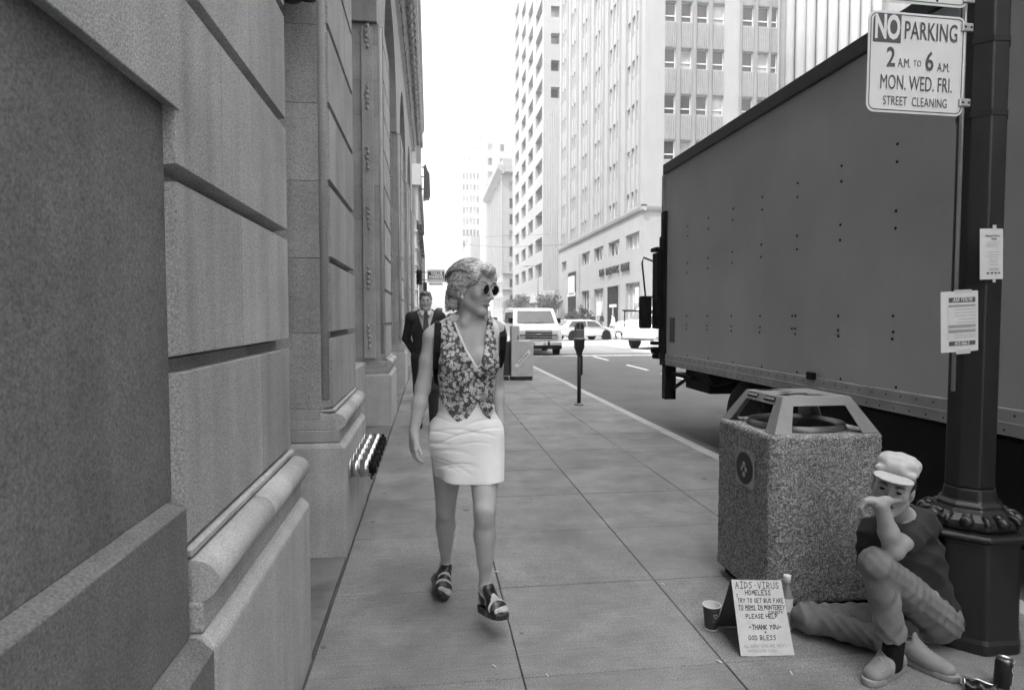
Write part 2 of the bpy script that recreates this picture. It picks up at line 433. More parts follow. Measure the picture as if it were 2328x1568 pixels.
# string course and carved, deeply projecting cornice
cn = MB()
cp = [(WX, 8.2), (-.62, 8.24), (-.60, 8.36), (-.52, 8.44), (-.50, 8.62), (-.27, 8.74), (-.25, 8.98), (-.20, 9.04), (-.18, 9.2), (WX - .6, 9.3), (WX - .6, 8.2)]
cn.rings([[(x, y, z) for x, z in cp] for y in (-11, 26.55)], smooth=False)
bmb(cn, 'cornice', 'granite_plain')
y = 5.0; k = 0
rr = random.Random(5)
while y < 26.3:
    md = MB()
    md.rings([[(x, yy, z) for x, z in ((-.50, 8.45), (-.40, 8.46), (-.30, 8.58), (-.28, 8.70), (-.50, 8.735))] for yy in (y, y + .22)], smooth=False)
    md.ell((-.42, y + .11, 8.45), (.06, .1, .06), 8, 5); md.ell((-.33, y + .11, 8.55), (.05, .1, .05), 8, 5)
    bmb(md, 'modillion', 'granite_plain', bevel=.008)
    y += .46
ev = MB()
for q in range(260):
    yy = 5 + q * .083
    ev.ell((-.60 + rr.uniform(-.01, .02), yy, 8.30 + .03 * math.sin(q * 1.3)), (.04, .036, .05), 6, 4)
o = bmb(ev, 'carved_frieze', 'granite_plain'); o['kind'] = 'stuff'
# unseen mass added above the cornice to keep sun off the near street
up = MB(); up.box(-18, -1.6, -30, 26.2, 9.2, 34); bmb(up, 'sun_blocker', 'granite_plain')
bk = MB(); bk.box(-18, -1.5, -30, 26.38, -.05, 9.18); bmb(bk, 'core_wall', 'granite_plain')
# carved head high up between the first two piers
oc = empty('carved_keystone', (-.80, 3.95, 3.32)); oc.parent = bank; oc.location = (-.80 - BO.x, 3.95 - BO.y, 3.32)
mb = MB()
mb.ell((0, 0, .30), (.16, .15, .24), 14, 10)
mb.ell((.05, -.12, .22), (.06, .06, .05), 10, 6)
for k in range(9):
    a = k * .7
    mb.ell((.13 * math.cos(a), -.10 + .05 * math.sin(a * 2), .07 + .05 * (k % 3)), (.05, .055, .045), 8, 6)
mb.build('carved_head', M['bronze'], oc)
mb = MB()
for sx in (-1, 1):
    pts = []
    for k in range(22):
        t = k / 21 * 2.2 * math.pi; r_ = .085 - .03 * t / 6.9 * 2.2
        pts.append((sx * .12 + r_ * math.cos(t), -.10, .08 + r_ * math.sin(t)))
    mb.tube(pts, .02, 8)
mb.build('scroll', M['bronze'], oc)

# hose connections on the plinth of the second pier
def hose(y, first=[None]):
    if first[0] is None:
        e = empty('hose_connection')
        X = Matrix.Rotation(R(90), 4, 'Y')
        b = MB(); b.lathe([(.080, 0), (.080, .012), (.074, .018)], 24, X); b.build('flange', M['chrome'], e)
        b = MB(); b.lathe([(.066, .018), (.066, .085), (.060, .088), (.060, .094), (.070, .097), (.070, .17), (.062, .178)], 24, X); b.build('barrel', M['chrome'], e)
        b = MB(); b.lathe([(.045, .178), (.045, .235), (.038, .24)], 16, X)
        for a in range(4):
            b.obox(X @ T(0, 0, .205, rz=a * math.pi / 2) @ T(.05, 0, 0), .03, .02, .03)
        b.build('cap', M['black'], e)
        b = MB(); b.tube([(.19, .0, -.05), (.20, 0, -.09)], .012, 8); b.build('lug', M['dark_metal'], e)
        first[0] = e
    else: e = copy_tree(first[0])
    e.location = (-.545, y, .515); e.scale = (.74, .86, .86)
    e.rotation_euler = (random.uniform(-.3, .3), 0, 0)
    return e
hl = ['chrome hose connection nearest the camera on the light stone plinth', 'second chrome hose connection from the camera on the stone plinth',
      'third chrome hose connection from the camera on the stone plinth', 'fourth chrome hose connection from the camera on the stone plinth',
      'fifth chrome hose connection from the camera on the stone plinth', 'farthest of the six chrome hose connections on the stone plinth']
for i in range(6): tag(hose(4.36 + .185 * i), hl[i], 'hose connection', 'hose connections on the plinth')

# unseen block across the road, added to narrow the sky light
ob_ = empty('opposite_building', (24, -20, 0), 'plain stone block across the road, hidden behind the box truck', 'building')
q = MB(); q.box(-7, 10, -40, 38, -.2, 30); q.build('wall', M['granite_plain'], ob_)
for k in range(6):
    q = MB(); q.box(-7.3, -7.0, -40, 38, 4.5 + 4.4 * k, 4.9 + 4.4 * k); q.build('band', M['granite_plain'], ob_)
# ================================================================ BUILDINGS BEYOND THE CROSSING
def facade(mb, O, U, Nn, W, H, wins, depth):
    """wall face with window openings and reveals. O origin, U horizontal unit, Nn outward normal, wins [(u0,u1,v0,v1)]"""
    O = Vector(O); U = Vector(U); Nn = Vector(Nn); V = Vector((0, 0, 1))
    us = sorted({0., W} | {a for w in wins for a in w[:2]}); vs_ = sorted({0., H} | {a for w in wins for a in w[2:]})
    ws = set()
    for w in wins:
        for i in range(len(us) - 1):
            if w[0] - 1e-6 <= us[i] and us[i + 1] <= w[1] + 1e-6:
                for j in range(len(vs_) - 1):
                    if w[2] - 1e-6 <= vs_[j] and vs_[j + 1] <= w[3] + 1e-6: ws.add((i, j))
    P = lambda u, v, d=0: O + U * u + V * v - Nn * d
    # merge cells in each column into tall quads
    for i in range(len(us) - 1):
        j = 0
        while j < len(vs_) - 1:
            if (i, j) in ws: j += 1; continue
            k = j
            while k < len(vs_) - 1 and (i, k) not in ws: k += 1
            mb.add([P(us[i], vs_[j]), P(us[i + 1], vs_[j]), P(us[i + 1], vs_[k]), P(us[i], vs_[k])], [(0, 1, 2, 3)]); j = k
    for u0, u1, v0, v1 in wins:
        mb.add([P(u0, v0), P(u1, v0), P(u1, v1), P(u0, v1), P(u0, v0, depth), P(u1, v0, depth), P(u1, v1, depth), P(u0, v1, depth)],
               [(0, 1, 5, 4), (1, 2, 6, 5), (2, 3, 7, 6), (3, 0, 4, 7)])
_wcache = {}
def window(parent, po, O, U, Nn, w, h, depth, style, rnd):
    """one window: frame mesh with a pane as its child, mesh data shared between alike ones"""
    U = Vector(U); Nn = Vector(Nn)
    rot = Matrix((U, -Nn, Vector((0, 0, 1)))).transposed()     # local x along the wall, y into the wall, z up
    key = (round(w, 2), round(h, 2), style)
    if key not in _wcache:
        f = MB(); t = .06
        f.box(0, t, -.05, .05, 0, h); f.box(w - t, w, -.05, .05, 0, h); f.box(t, w - t, -.05, .05, 0, t); f.box(t, w - t, -.05, .05, h - t, h)
        if style == 'sash': f.box(t, w - t, -.06, .04, h * .27, h * .27 + .09)
        if style == 'triple':
            for q in (1, 2): f.box(w * q / 3 - .09, w * q / 3 + .09, -.06, .05, t, h - t)
        if style == 'tall':
            for q in (1, 2): f.box(w * q / 3 - .07, w * q / 3 + .07, -.06, .05, t, h - t)
            f.box(t, w - t, -.055, .045, h * .52, h * .52 + .14)
        me = f.mesh('window', M['white_frame'])
        g = MB(); g.add([(t, .0, t), (w - t, .0, t), (w - t, .0, h - t), (t, .0, h - t)], [(0, 1, 2, 3)])
        _wcache[key] = (me, g.mesh('pane', M['glass_dark']), g.mesh('pane', M['glass_blind']))
    me, p1, p2 = _wcache[key]
    o = bpy.data.objects.new('window', me); link(o, parent)
    loc = Vector(O) - Nn * depth
    o.location = loc - po; o.rotation_euler = rot.to_euler()
    pn = bpy.data.objects.new('pane', p1 if rnd.random() < .72 else p2); link(pn, o)
    return o
def tower(name, label, X0, X1, Y0, Y1, H, m, wins_w, wins_n, depth=.35, styles=('plain', 'plain'), frames=True):
    """wins_w on the face towards the street (normal -X, u runs towards -Y from Y1), wins_n on the face towards the camera"""
    po = Vector(((X0 + X1) / 2, (Y0 + Y1) / 2, 0))
    e = empty(name, po, label, 'building')
    mb = MB(); rnd = random.Random(len(name) + int(Y0))
    facade(mb, (X0, Y1, 0), (0, -1, 0), (-1, 0, 0), Y1 - Y0, H, wins_w, depth)
    facade(mb, (X0, Y0, 0), (1, 0, 0), (0, -1, 0), X1 - X0, H, wins_n, depth)
    mb.add([(X0, Y0, H), (X1, Y0, H), (X1, Y1, H), (X0, Y1, H)], [(0, 1, 2, 3)])
    mb.add([(X0, Y1, 0), (X1, Y1, 0), (X1, Y1, H), (X0, Y1, H)], [(0, 1, 2, 3)])
    mb.add([(X1, Y0, 0), (X1, Y1, 0), (X1, Y1, H), (X1, Y0, H)], [(0, 1, 2, 3)])
    mb.v = [(v[0] - po.x, v[1] - po.y, v[2]) for v in mb.v]
    mb.build('wall', M[m], e, fix=False)
    for (u0, u1, v0, v1) in wins_w:
        window(e, po, (X0, Y1 - u0, v0), (0, -1, 0), (-1, 0, 0), u1 - u0, v1 - v0, depth - .06, styles[0], rnd)
    for (u0, u1, v0, v1) in wins_n:
        window(e, po, (X0 + u0, Y0, v0), (1, 0, 0), (0, -1, 0), u1 - u0, v1 - v0, depth - .06, styles[1], rnd)
    return e, po
# ---- the bank on the corner
BY0, BY1 = 49.5, 83.0
W = lambda ya, yb, z0, z1: (BY1 - ya, BY1 - yb, z0, z1)     # Y interval (far, near) to u interval
groups = [(81.3, 77.7), (75.9, 72.3), (70.4, 66.8), (65.0, 61.4), (59.6, 56.0), (54.1, 50.5)]
wb = [W(70.4, 66.8, 7.15, 8.5), W(65, 61.4, 7.15, 8.5), W(59.6, 56, 7.15, 8.5), W(54.1, 50.5, 7.15, 8.5), W(81.3, 78.6, 7.15, 8.45)]
lower = [W(70.4, 66.8, .5, 4.3), W(65, 61.3, .5, 4.3), W(54.1, 50.3, .7, 4.35)]
door_w = [W(59.6, 55.9, .0, 4.3), W(77.4, 73.2, .0, 6.8)]
bankb, bpo = tower('corner_bank', 'white stone bank tower on the far corner with lettering above its door', 17.0, 28.3, BY0, BY1, 10.35, 'white_stone', wb + lower, [], .4, ('triple', 'sash'))
# the two door openings are flat black boxes, their inner shade painted
def part(e, po, mb, name, m, parent=None, bevel=0):
    mb.v = [(v[0] - po.x, v[1] - po.y, v[2] - po.z) for v in mb.v]
    return mb.build(name, m if not isinstance(m, str) else M[m], parent or e, bevel=bevel)
mb = MB(); mb.box(16.96, 17.02, 55.9, 59.6, .0, 4.3); d_ = part(bankb, bpo, mb, 'doorway', 'black')
mb = MB(); mb.box(16.90, 16.955, 56.6, 58.8, 2.35, 2.62); mb.box(16.90, 16.955, 57.6, 57.75, 0, 2.35); part(bankb, bpo, mb, 'door_frame', 'white_frame')
mb = MB(); mb.box(16.90, 16.99, 55.78, 55.9, 0, 4.42); mb.box(16.90, 16.99, 59.6, 59.72, 0, 4.42); mb.box(16.90, 16.99, 55.9, 59.6, 4.3, 4.42); part(bankb, bpo, mb, 'door_surround', 'pale_stone')
mb = MB(); mb.box(16.96, 17.02, 73.2, 77.4, 0, 6.8); part(bankb, bpo, mb, 'entrance_shade', 'black')
mb = MB(); mb.box(16.88, 16.955, 73.2, 77.4, 3.9, 4.3); part(bankb, bpo, mb, 'transom', 'white_frame')
mb = MB(); mb.box(16.80, 16.955, 73.6, 76.6, 4.3, 6.3); part(bankb, bpo, mb, 'entrance_panel', 'white_frame')
mb = MB(); mb.box(16.86, 17.0, 71.1, 72.3, 0, 8.6); part(bankb, bpo, mb, 'dark_pilaster', mat('grey_pilaster', .2, .7, streak=.2))
mb = MB()
mb.rings([[(x, y, z) for x, z in ((17.0, 9.95), (16.86, 10.05), (16.80, 10.30), (16.80, 10.42), (17.2, 10.42), (17.2, 9.95))] for y in (BY1, BY0 - .2)], smooth=False)
part(bankb, bpo, mb, 'cornice', 'white_stone')
mb = MB()
mb.rings([[(x, y, z) for y, z in ((BY0, 9.95), (BY0 - .14, 10.05), (BY0 - .2, 10.30), (BY0 - .2, 10.42), (BY0 + .1, 10.42), (BY0 + .1, 9.95))] for x in (16.80, 28.3)], smooth=False)
part(bankb, bpo, mb, 'cornice', 'white_stone')
# window boxes and sign in the lower windows
mb = MB(); mb.box(16.90, 16.97, 61.6, 63.4, 1.6, 3.0); part(bankb, bpo, mb, 'window_notice', 'white_frame')
mb = MB(); mb.box(16.90, 16.97, 50.4, 51.2, 2.6, 3.9); part(bankb, bpo, mb, 'window_notice', 'white_frame')
# tower above: street face in bays of three strips, face to the side street in groups of four
TH = 46.0; Z0 = 10.42
e2 = bankb
ww = []; nn_ = []
rows = [11.5 + 3.6 * k for k in range(10)]
zrow = lambda k: 14.05 + 3.62 * k
for a, b in groups:
    for q in range(3):
        y1_ = a - (a - b) * (q + .12) / 3; y0_ = a - (a - b) * (q + .88) / 3
        for k in range(-1, 8): ww.append((BY1 - y1_, BY1 - y0_, zrow(k) - Z0 + (0 if k >= 0 else .2), zrow(k) + 1.55 - Z0))
ncols = [(18.63, 19.54), (19.97, 20.86), (21.28, 22.22), (22.62, 23.58), (25.14, 26.07), (26.45, 27.39), (27.55, 28.15)]
for x0, x1 in ncols:
    for k in range(0, 8): nn_.append((x0 - 17, x1 - 17, zrow(k) - Z0, zrow(k) + 1.55 - Z0))
mb = MB(); rnd = random.Random(3)
facade(mb, (17.0, BY1, Z0), (0, -1, 0), (-1, 0, 0), BY1 - BY0, TH - Z0, ww, .28)
facade(mb, (17.0, BY0, Z0), (1, 0, 0), (0, -1, 0), 11.3, TH - Z0, nn_, .28)
mb.add([(17, BY0, TH), (28.3, BY0, TH), (28.3, BY1, TH), (17, BY1, TH)], [(0, 1, 2, 3)])
mb.add([(28.3, BY0, Z0), (28.3, BY1, Z0), (28.3, BY1, TH), (28.3, BY0, TH)], [(0, 1, 2, 3)])
part(bankb, bpo, mb, 'tower_wall', 'white_stone')
for (u0, u1, v0, v1) in ww: window(bankb, bpo, (17.0, BY1 - u0, Z0 + v0), (0, -1, 0), (-1, 0, 0), u1 - u0, v1 - v0, .2, 'sash', rnd)
for (u0, u1, v0, v1) in nn_:
    window(bankb, bpo, (17.0 + u0, BY0, Z0 + v0), (1, 0, 0), (0, -1, 0), u1 - u0, v1 - v0, .2, 'sash', rnd)
# grey fins between the strips and ribbed spandrels on the side face
for x0, x1 in ((19.60, 19.90), (20.93, 21.21), (22.29, 22.55), (26.14, 26.38), (27.43, 27.52), (24.90, 25.05)):
    mb = MB(); mb.box(x0, x1, BY0 - .12, BY0, Z0 + .3, TH); part(bankb, bpo, mb, 'fin', 'fin')
for x0, x1 in ncols:
    for k in range(-1, 8):
        mb = MB(); z0 = zrow(k) + 1.62; z1 = zrow(k + 1) - .08
        n = 6
        for q in range(n):
            xa = x0 + (x1 - x0) * q / n; mb.box(xa + .02, xa + (x1 - x0) / n - .02, BY0 - .05, BY0 + .0, z0, z1)
        part(bankb, bpo, mb, 'spandrel', 'spandrel')
for a, b in groups:
    for q in (0, 1, 2, 3):
        y_ = a - (a - b) * q / 3
        mb = MB(); mb.box(16.80 if q in (0, 3) else 16.92, 17.0, y_ - .11, y_ + .11, Z0 + .1, TH); part(bankb, bpo, mb, 'fin', 'white_stone')
# letters over the door
def text_mesh(body, size, ext=0.0, offset=0.0, shear=0.0, spacing=1.0, align='CENTER'):
    cu = bpy.data.curves.new('txt', 'FONT'); cu.body = body; cu.size = size; cu.extrude = ext; cu.offset = offset; cu.shear = shear
    cu.space_character = spacing; cu.align_x = align; cu.align_y = 'CENTER'; cu.resolution_u = 3
    o = bpy.data.objects.new('txt', cu); col.objects.link(o)
    dg = bpy.context.evaluated_depsgraph_get(); dg.update()
    me = bpy.data.meshes.new_from_object(o.evaluated_get(dg))
    bpy.data.objects.remove(o); bpy.data.curves.remove(cu)
    return me
def text_part(parent, name, body, Mx, size, m, sx=1., ext=0.0, offset=0., shear=0., spacing=1., align='CENTER'):
    me = text_mesh(body, size, ext, offset, shear, spacing, align)
    me.transform(Matrix.Diagonal((sx, 1, 1, 1)));  me.transform(Mx)
    me.materials.clear(); me.materials.append(m)
    o = bpy.data.objects.new(name, me); link(o, parent); return o
WALLW = Matrix(((0, 0, -1, 0), (-1, 0, 0, 0), (0, 1, 0, 0), (0, 0, 0, 1)))   # text reading along -Y on a wall facing -X
letters = 'THE PACIFIC BANK'
n = len(letters)
for i, ch in enumerate(letters):
    if ch == ' ': continue
    yy = 62.3 - (62.3 - 53.1) * i / (n - 1)
    text_part(bankb, 'letter', ch, Matrix.Translation((16.90 - bpo.x, yy - bpo.y, 5.78)) @ WALLW, .95, M['dark_metal'], ext=.06, offset=.012, sx=.85)

# ---- columns building further along the side street
cb = empty('columned_building', (33.5, 52, 0), 'pale building with a row of giant round columns seen above the truck', 'building')
cpo = Vector((33.5, 52, 0))
for x in (28.95, 29.74, 30.75, 31.6, 32.6, 33.6, 34.6, 35.6, 36.6, 37.6):
    mb = MB(); mb.lathe([(.45, -.05), (.45, 46)], 24, T(x, 50.6, 0)); part(cb, cpo, mb, 'column', 'pale_stone')
mb = MB(); mb.box(28.4, 45, 51.2, 60, -.05, 46.5); part(cb, cpo, mb, 'wall', 'spandrel')
# ---- narrow block, punched-window tower, old office block and the towers behind
e, po = tower('narrow_block', 'narrow pale ribbed block squeezed between the bank and the punched window tower', 17.25, 30, 83.1, 94.8, 30, 'pale_stone', [(5.0, 6.6, 0.4, 4.8), (8.4, 10.2, .4, 4.4)], [], .3)
for k in range(9):
    mb = MB(); mb.box(17.05, 17.25, 83.5 + k * 1.28, 83.95 + k * 1.28, 5, 30); part(e, po, mb, 'rib', 'pale_stone')
TY0, TY1 = 95, 131
tw = []
for (a, b) in ((102.4, 96.2), (110.0, 105.0), (118.2, 113.0), (127.2, 121.8)):
    for k in range(14): tw.append((TY1 - a, TY1 - b, 7.6 + 3.95 * k, 9.7 + 3.95 * k))
tn = [(1.1, 2.4, 10.4 + 3.95 * k, 12.0 + 3.95 * k) for k in range(2, 13)]
tower('punched_window_tower', 'tall white tower with rows of deep square window openings', 17.0, 34, TY0, TY1, 64, 'white_stone', tw, tn, .9)
OY0, OY1 = 149, 190
ow = []
for q in range(9):
    for k in range(9): ow.append((1.6 + q * 4.5, 3.6 + q * 4.5, 3.5 + 3.75 * k, 6.0 + 3.75 * k))
on_ = [(1.6 + q * 2.6, 2.7 + q * 2.6, 4.2 + 3.75 * k, 6.6 + 3.75 * k) for q in range(3) for k in range(8)]
e, po = tower('old_office_block', 'older office block with a heavy cornice left of the punched window tower', 17.0, 34, OY0, OY1, 38.2, 'pale_stone', ow, on_, .4)
mb = MB(); mb.rings([[(x, y, z) for x, z in ((17.0, 34.6), (16.5, 35.2), (15.7, 35.9), (15.7, 36.6), (17.3, 36.6), (17.3, 34.6))] for y in (OY0 - .9, OY1 + 1)], smooth=False); part(e, po, mb, 'cornice', 'pale_stone')
mb = MB(); mb.box(16.4, 34.3, OY0 - .8, OY0 - .003, 35.0, 36.5); part(e, po, mb, 'cornice', 'pale_stone')
for z in (8.2, 12.0):
    mb = MB(); mb.box(16.7, 34.2, OY0 - .35, OY0 - .003, z - .5, z); part(e, po, mb, 'string_course', 'pale_stone')
for q in range(9):
    mb = MB(); mb.box(16.65, 17.0, OY1 - 4.6 - q * 4.5 - .5, OY1 - 4.6 - q * 4.5 + .4, 12, 34.5); part(e, po, mb, 'pilaster', 'pale_stone')
tower('white_tower', 'white tower with small window pairs rising behind the old office block', 18.8, 36, 215, 240, 60.4, 'white_stone',
      [], [(.8 + 4.1 * q, 2.2 + 4.1 * q, 20 + 4.6 * k, 22.3 + 4.6 * k) for q in range(4) for k in range(9)], .5)
tower('hazy_tower', 'hazy pale tower with rows of small windows, far down the street', 15.9, 30, 320, 345, 76.5, 'white_stone',
      [], [(.7 + 1.75 * q, 1.6 + 1.75 * q, 8 + 5.6 * k, 11 + 5.6 * k) for q in range(5) for k in range(12)], .6)
tower('faint_tower', 'faintest and farthest tower, dissolving into the haze', 24.5, 40, 420, 450, 135, 'white_stone',
      [], [(.8 + 2.4 * q, 2.2 + 2.4 * q, 60 + 7 * k, 63 + 7 * k) for q in range(4) for k in range(10)], .6)
tower('low_far_block', 'low hazy block with a plain front beside the far roadway', 15.5, 30, 245, 312, 32, 'white_stone', [(2 + 6 * q, 4 + 6 * q, 4 + 4 * k, 6.4 + 4 * k) for q in range(10) for k in range(6)], [], .4)
# ---- left side beyond the crossing
LB = empty('balcony_building', (-8, 60, 0), 'pale building with white bands beyond the crossing, behind the suited man', 'building'); lpo = Vector((-8, 60, 0))
mb = MB(); mb.box(-16, -.95, 46.5, 75, -.05, 8.4); part(LB, lpo, mb, 'wall', 'pale_stone')
mb = MB(); mb.box(-16, -.93, 46.6, 75, 12.4, 21.0); part(LB, lpo, mb, 'brick_wall', mat('dark_brick', .13, .85, var=.2, scale=2, fine=.2, fscale=15))
mb = MB(); mb.box(-16, -.60, 46.3, 75.2, 10.9, 12.38); part(LB, lpo, mb, 'band', 'white_stone')
mb = MB(); mb.box(-16, -.80, 46.5, 75.1, 8.42, 10.88); part(LB, lpo, mb, 'frieze', 'pale_stone')
mb = MB(); mb.box(-16, -.70, 46.4, 75.1, 20.9, 21.6); part(LB, lpo, mb, 'parapet', 'white_stone')
for k, z in enumerate((5.2, 6.4, 7.6, 3.4, 2.2)):
    mb = MB(); mb.box(-16, -.86 + .01 * (k % 2), 46.42 - .002 * k, 75.1, z, z + .12); part(LB, lpo, mb, 'string_course', 'white_stone')
mb = MB(); mb.box(-2.6, -1.25, 46.30, 46.498, 8.7, 10.6); w_ = part(LB, lpo, mb, 'window', 'glass_dark')
for k in range(4):
    mb = MB(); mb.box(-2.6, -1.25, 46.26, 46.298, 8.95 + .42 * k, 9.0 + .42 * k); part(LB, lpo, mb, 'louvre', 'pale_stone')
for q in range(6):
    mb = MB(); mb.box(-.95, -.55, 48.5 + q * 4.4, 50.6 + q * 4.4, 8.0, 8.4); part(LB, lpo, mb, 'balcony', 'dark_metal')
tower('far_left_block', 'pale block continuing the left side of the far street', -16, -1.0, 76, 140, 14, 'pale_stone', [], [], .3)
# ---- haze
hz = MB(); hz.box(-880, 880, -280, 900, -1.3, 150)
hm = bpy.data.materials.new('haze'); hm.use_nodes = True
hm.node_tree.nodes.clear()
ho = hm.node_tree.nodes.new('ShaderNodeOutputMaterial'); hv = hm.node_tree.nodes.new('ShaderNodeVolumePrincipled')
hv.inputs['Color'].default_value = (.95, .95, .95, 1); hv.inputs['Density'].default_value = .0014; hv.inputs['Anisotropy'].default_value = .35
hm.node_tree.links.new(hv.outputs[0], ho.inputs['Volume'])
hz = hz.build('haze', hm); hz['kind'] = 'stuff'
# ================================================================ THE PARKED BOX TRUCK
M['truck_side'] = mat('truck_side', .38, .40, var=.16, scale=.7, streak=.03, fine=.05, fscale=120, spec=.4, bump=.012, bscale=1.1)
M['truck_rail'] = mat('truck_rail', .34, .45, var=.15, scale=4, metal=.3, streak=.1)
tk = empty('box_truck', (4.7, 5, RZ), 'big grey box truck with riveted sides parked at the kerb', 'truck'); TO = Vector((4.7, 5, RZ))
def tp(mb, name, m, parent=None, bevel=0, seg=2): return part(tk, TO, mb, name, m, parent, bevel)
TX, TXR, TYR, TYF = 3.5, 5.95, 9.22, 1.6
mb = MB(); mb.box(TX, TXR, TYF, TYR, .985, 3.70); tp(mb, 'cargo_box', 'truck_side')
# slightly dented sheet panels
mb = MB(); mb.box(TX - .035, TX + .03, TYF, TYR + .02, 3.655, 3.80); mb.box(TX - .03, TXR + .03, TYF, TYR + .015, 3.702, 3.795); tp(mb, 'top_rail', 'dark_metal', bevel=.01)
mb = MB(); mb.box(TX - .025, TX + .05, TYF, TYR - .12, .815, .983); tp(mb, 'bottom_rail', 'truck_rail', bevel=.008)
mb = MB(); mb.box(TX - .030, TX + .05, TYF, TYR - .12, .885, .90); tp(mb, 'rail_bead', 'truck_rail', bevel=.004)
bolt_me = None
def bolt(y, z, r=.012, x=TX, m='black', name='bolt'):
    global bolt_me
    if bolt_me is None:
        q = MB(); q.lathe([(1.0, 0), (.95, .35), (.6, .7), (.1, .85)], 8, Matrix.Rotation(R(-90), 4, 'Y')); bolt_me = {}
        for mm in ('dark_metal', 'black'):
            bolt_me[mm] = q.mesh('bolt', M[mm])
    o = bpy.data.objects.new(name, bolt_me[m]); link(o, tk); o.location = Vector((x, y, z)) - TO; o.scale = (r, r, r)
for k in range(12):
    y = 8.36 - .655 * k
    if y < TYF + .1: break
    zt = 2.765 + .012 * k
    for z in (zt, zt - .132, zt - .50, zt - .63, 1.545, 1.422, 1.37):
        bolt(y + random.uniform(-.006, .006), z)
    bolt(y - .05, 1.005, .011)
    if k == 4:
        bolt(y + .05, 1.545); bolt(y + .05, 1.422)
y = 8.95
while y > 2.2:
    bolt(y, .945, .0075, TX - .025, 'dark_metal', 'rivet'); bolt(y - .09, .85, .0075, TX - .025, 'dark_metal', 'rivet'); y -= .155
mb = MB(); mb.box(TX - .05, TX - .02, 5.35, 5.47, .96, 1.03); tp(mb, 'marker_lamp', 'black', bevel=.006)
# rear frame, lift gate, mirror and brackets at the far end
mb = MB(); mb.box(TX - .045, TX + .10, TYR - .11, TYR + .05, .80, 3.10); tp(mb, 'rear_frame', 'black', bevel=.01)
mb = MB(); mb.box(TX - .02, TX + .05, TYR + .02, TYR + .10, 3.10, 3.66); tp(mb, 'rear_corner_post', 'truck_rail', bevel=.01)
mb = MB(); mb.box(TX - .02, TXR - .1, TYR + .06, TYR + .18, 1.0, 2.75); tp(mb, 'lift_platform', 'black', bevel=.01)
mb = MB(); mb.box(TX - .13, TX + .02, TYR + .02, TYR + .26, 2.52, 2.58); mb.box(TX - .11, TX - .02, TYR + .0, TYR + .22, 1.35, 2.5); tp(mb, 'lift_column', 'black', bevel=.01)
mb = MB(); mb.tube([(TX - .05, TYR + .2, 2.36), (TX - .24, TYR + .25, 2.44), (TX - .26, TYR + .26, 2.36), (TX - .20, TYR + .26, 1.84), (TX - .08, TYR + .24, 1.84)], .014, 8); tp(mb, 'mirror_arm', 'black')
mb = MB(); mb.prism(rrect(.19, .50, .03), -.03, .03, T(TX - .20, TYR + .27, 1.60, rx=R(90))); tp(mb, 'mirror', 'black', bevel=.008)
mb = MB(); mb.box(TX - .03, TX + .14, TYR - .16, TYR - .02, .30, .80); tp(mb, 'mud_flap', 'black', bevel=.006)
mb = MB(); mb.tube([(TX + .1, TYR - .12, .45), (TX + .25, TYR - .6, .74), (TX + .3, TYR - 1.0, .78)], .028, 8); mb.box(TX + .05, TX + .5, TYR - .9, TYR - .2, .66, .71); tp(mb, 'bracket', 'black')
mb = MB(); mb.box(TX + .12, TX + .6, TYR - 1.35, TYR - .55, .52, .80); tp(mb, 'battery_box', 'black', bevel=.02)
mb = MB(); mb.tube([(TX + .1, TYR - 1.35, .74), (TX + .05, TYR - 1.6, .66), (TX + .1, TYR - 1.85, .70), (TX + .12, TYR - 2.1, .78)], .012, 6); tp(mb, 'hose', 'black')
for z in (1.03, 1.2, 1.0, .9): pass
for i, (dx, z, r) in enumerate(((-.05, 1.02, .05), (-.03, .93, .04), (-.07, 1.13, .03))):
    mb = MB(); mb.tube([(TX + dx, TYR + .06, z), (TX + dx - .07, TYR + .16, z)], r, 12); tp(mb, 'tail_lamp', 'black')
mb = MB(); mb.box(TX - .004, TX - .001, 8.78, 8.98, 1.16, 1.52); tp(mb, 'repair_patch', mat('patch', .10, .6))
# chassis, wheels and a plain cab beyond the right edge
mb = MB(); mb.box(TX + .5, TX + .75, .2, TYR - .3, .55, .80); mb.box(TXR - .75, TXR - .5, .2, TYR - .3, .55, .80); mb.box(TX + .06, TXR - .06, TYF, TYR - .2, .805, .98); tp(mb, 'chassis', 'black')
def wheel(parent, po, c, r, w, axis_x=True, hub='steel'):
    X = Matrix.Translation(Vector(c) - po) @ Matrix.Rotation(R(90), 4, 'Y')
    q = MB(); q.lathe([(r * .60, -w / 2), (r * .93, -w / 2), (r, -w * .36), (r, w * .36), (r * .93, w / 2), (r * .60, w / 2)], 28, X); t = q.build('wheel', M['rubber'], parent)
    q = MB(); q.lathe([(r * .60, -w * .42), (r * .5, -w * .25), (r * .2, -w * .30), (r * .02, -w * .34)], 20, X, caps=False); q.lathe([(r * .60, w * .42), (r * .5, w * .25), (r * .2, w * .30), (r * .02, w * .34)], 20, X, caps=False)
    h = q.build('rim', M[hub], t); return t
for y in (6.9, -.3):
    for x in ((TX + .22), (TXR - .22)): wheel(tk, TO, (x, y, RZ + .46), .46, .26)
mb = MB(); mb.box(TX + .06, TX + .55, 2.2, 5.9, .12, .79); tp(mb, 'underbody_shade', 'black', bevel=.02)  # black box added to stand in for the shade under the truck
mb = MB(); prof = [(1.5, .55), (1.5, 2.55), (.9, 2.7), (-.1, 2.65), (-.55, 1.75), (-1.3, 1.55), (-1.4, .55)]
mb.rings([[(x, y, z) for y, z in prof] for x in (TX + .15, TXR - .15)], smooth=False); tp(mb, 'cab', 'truck_side', bevel=.06)
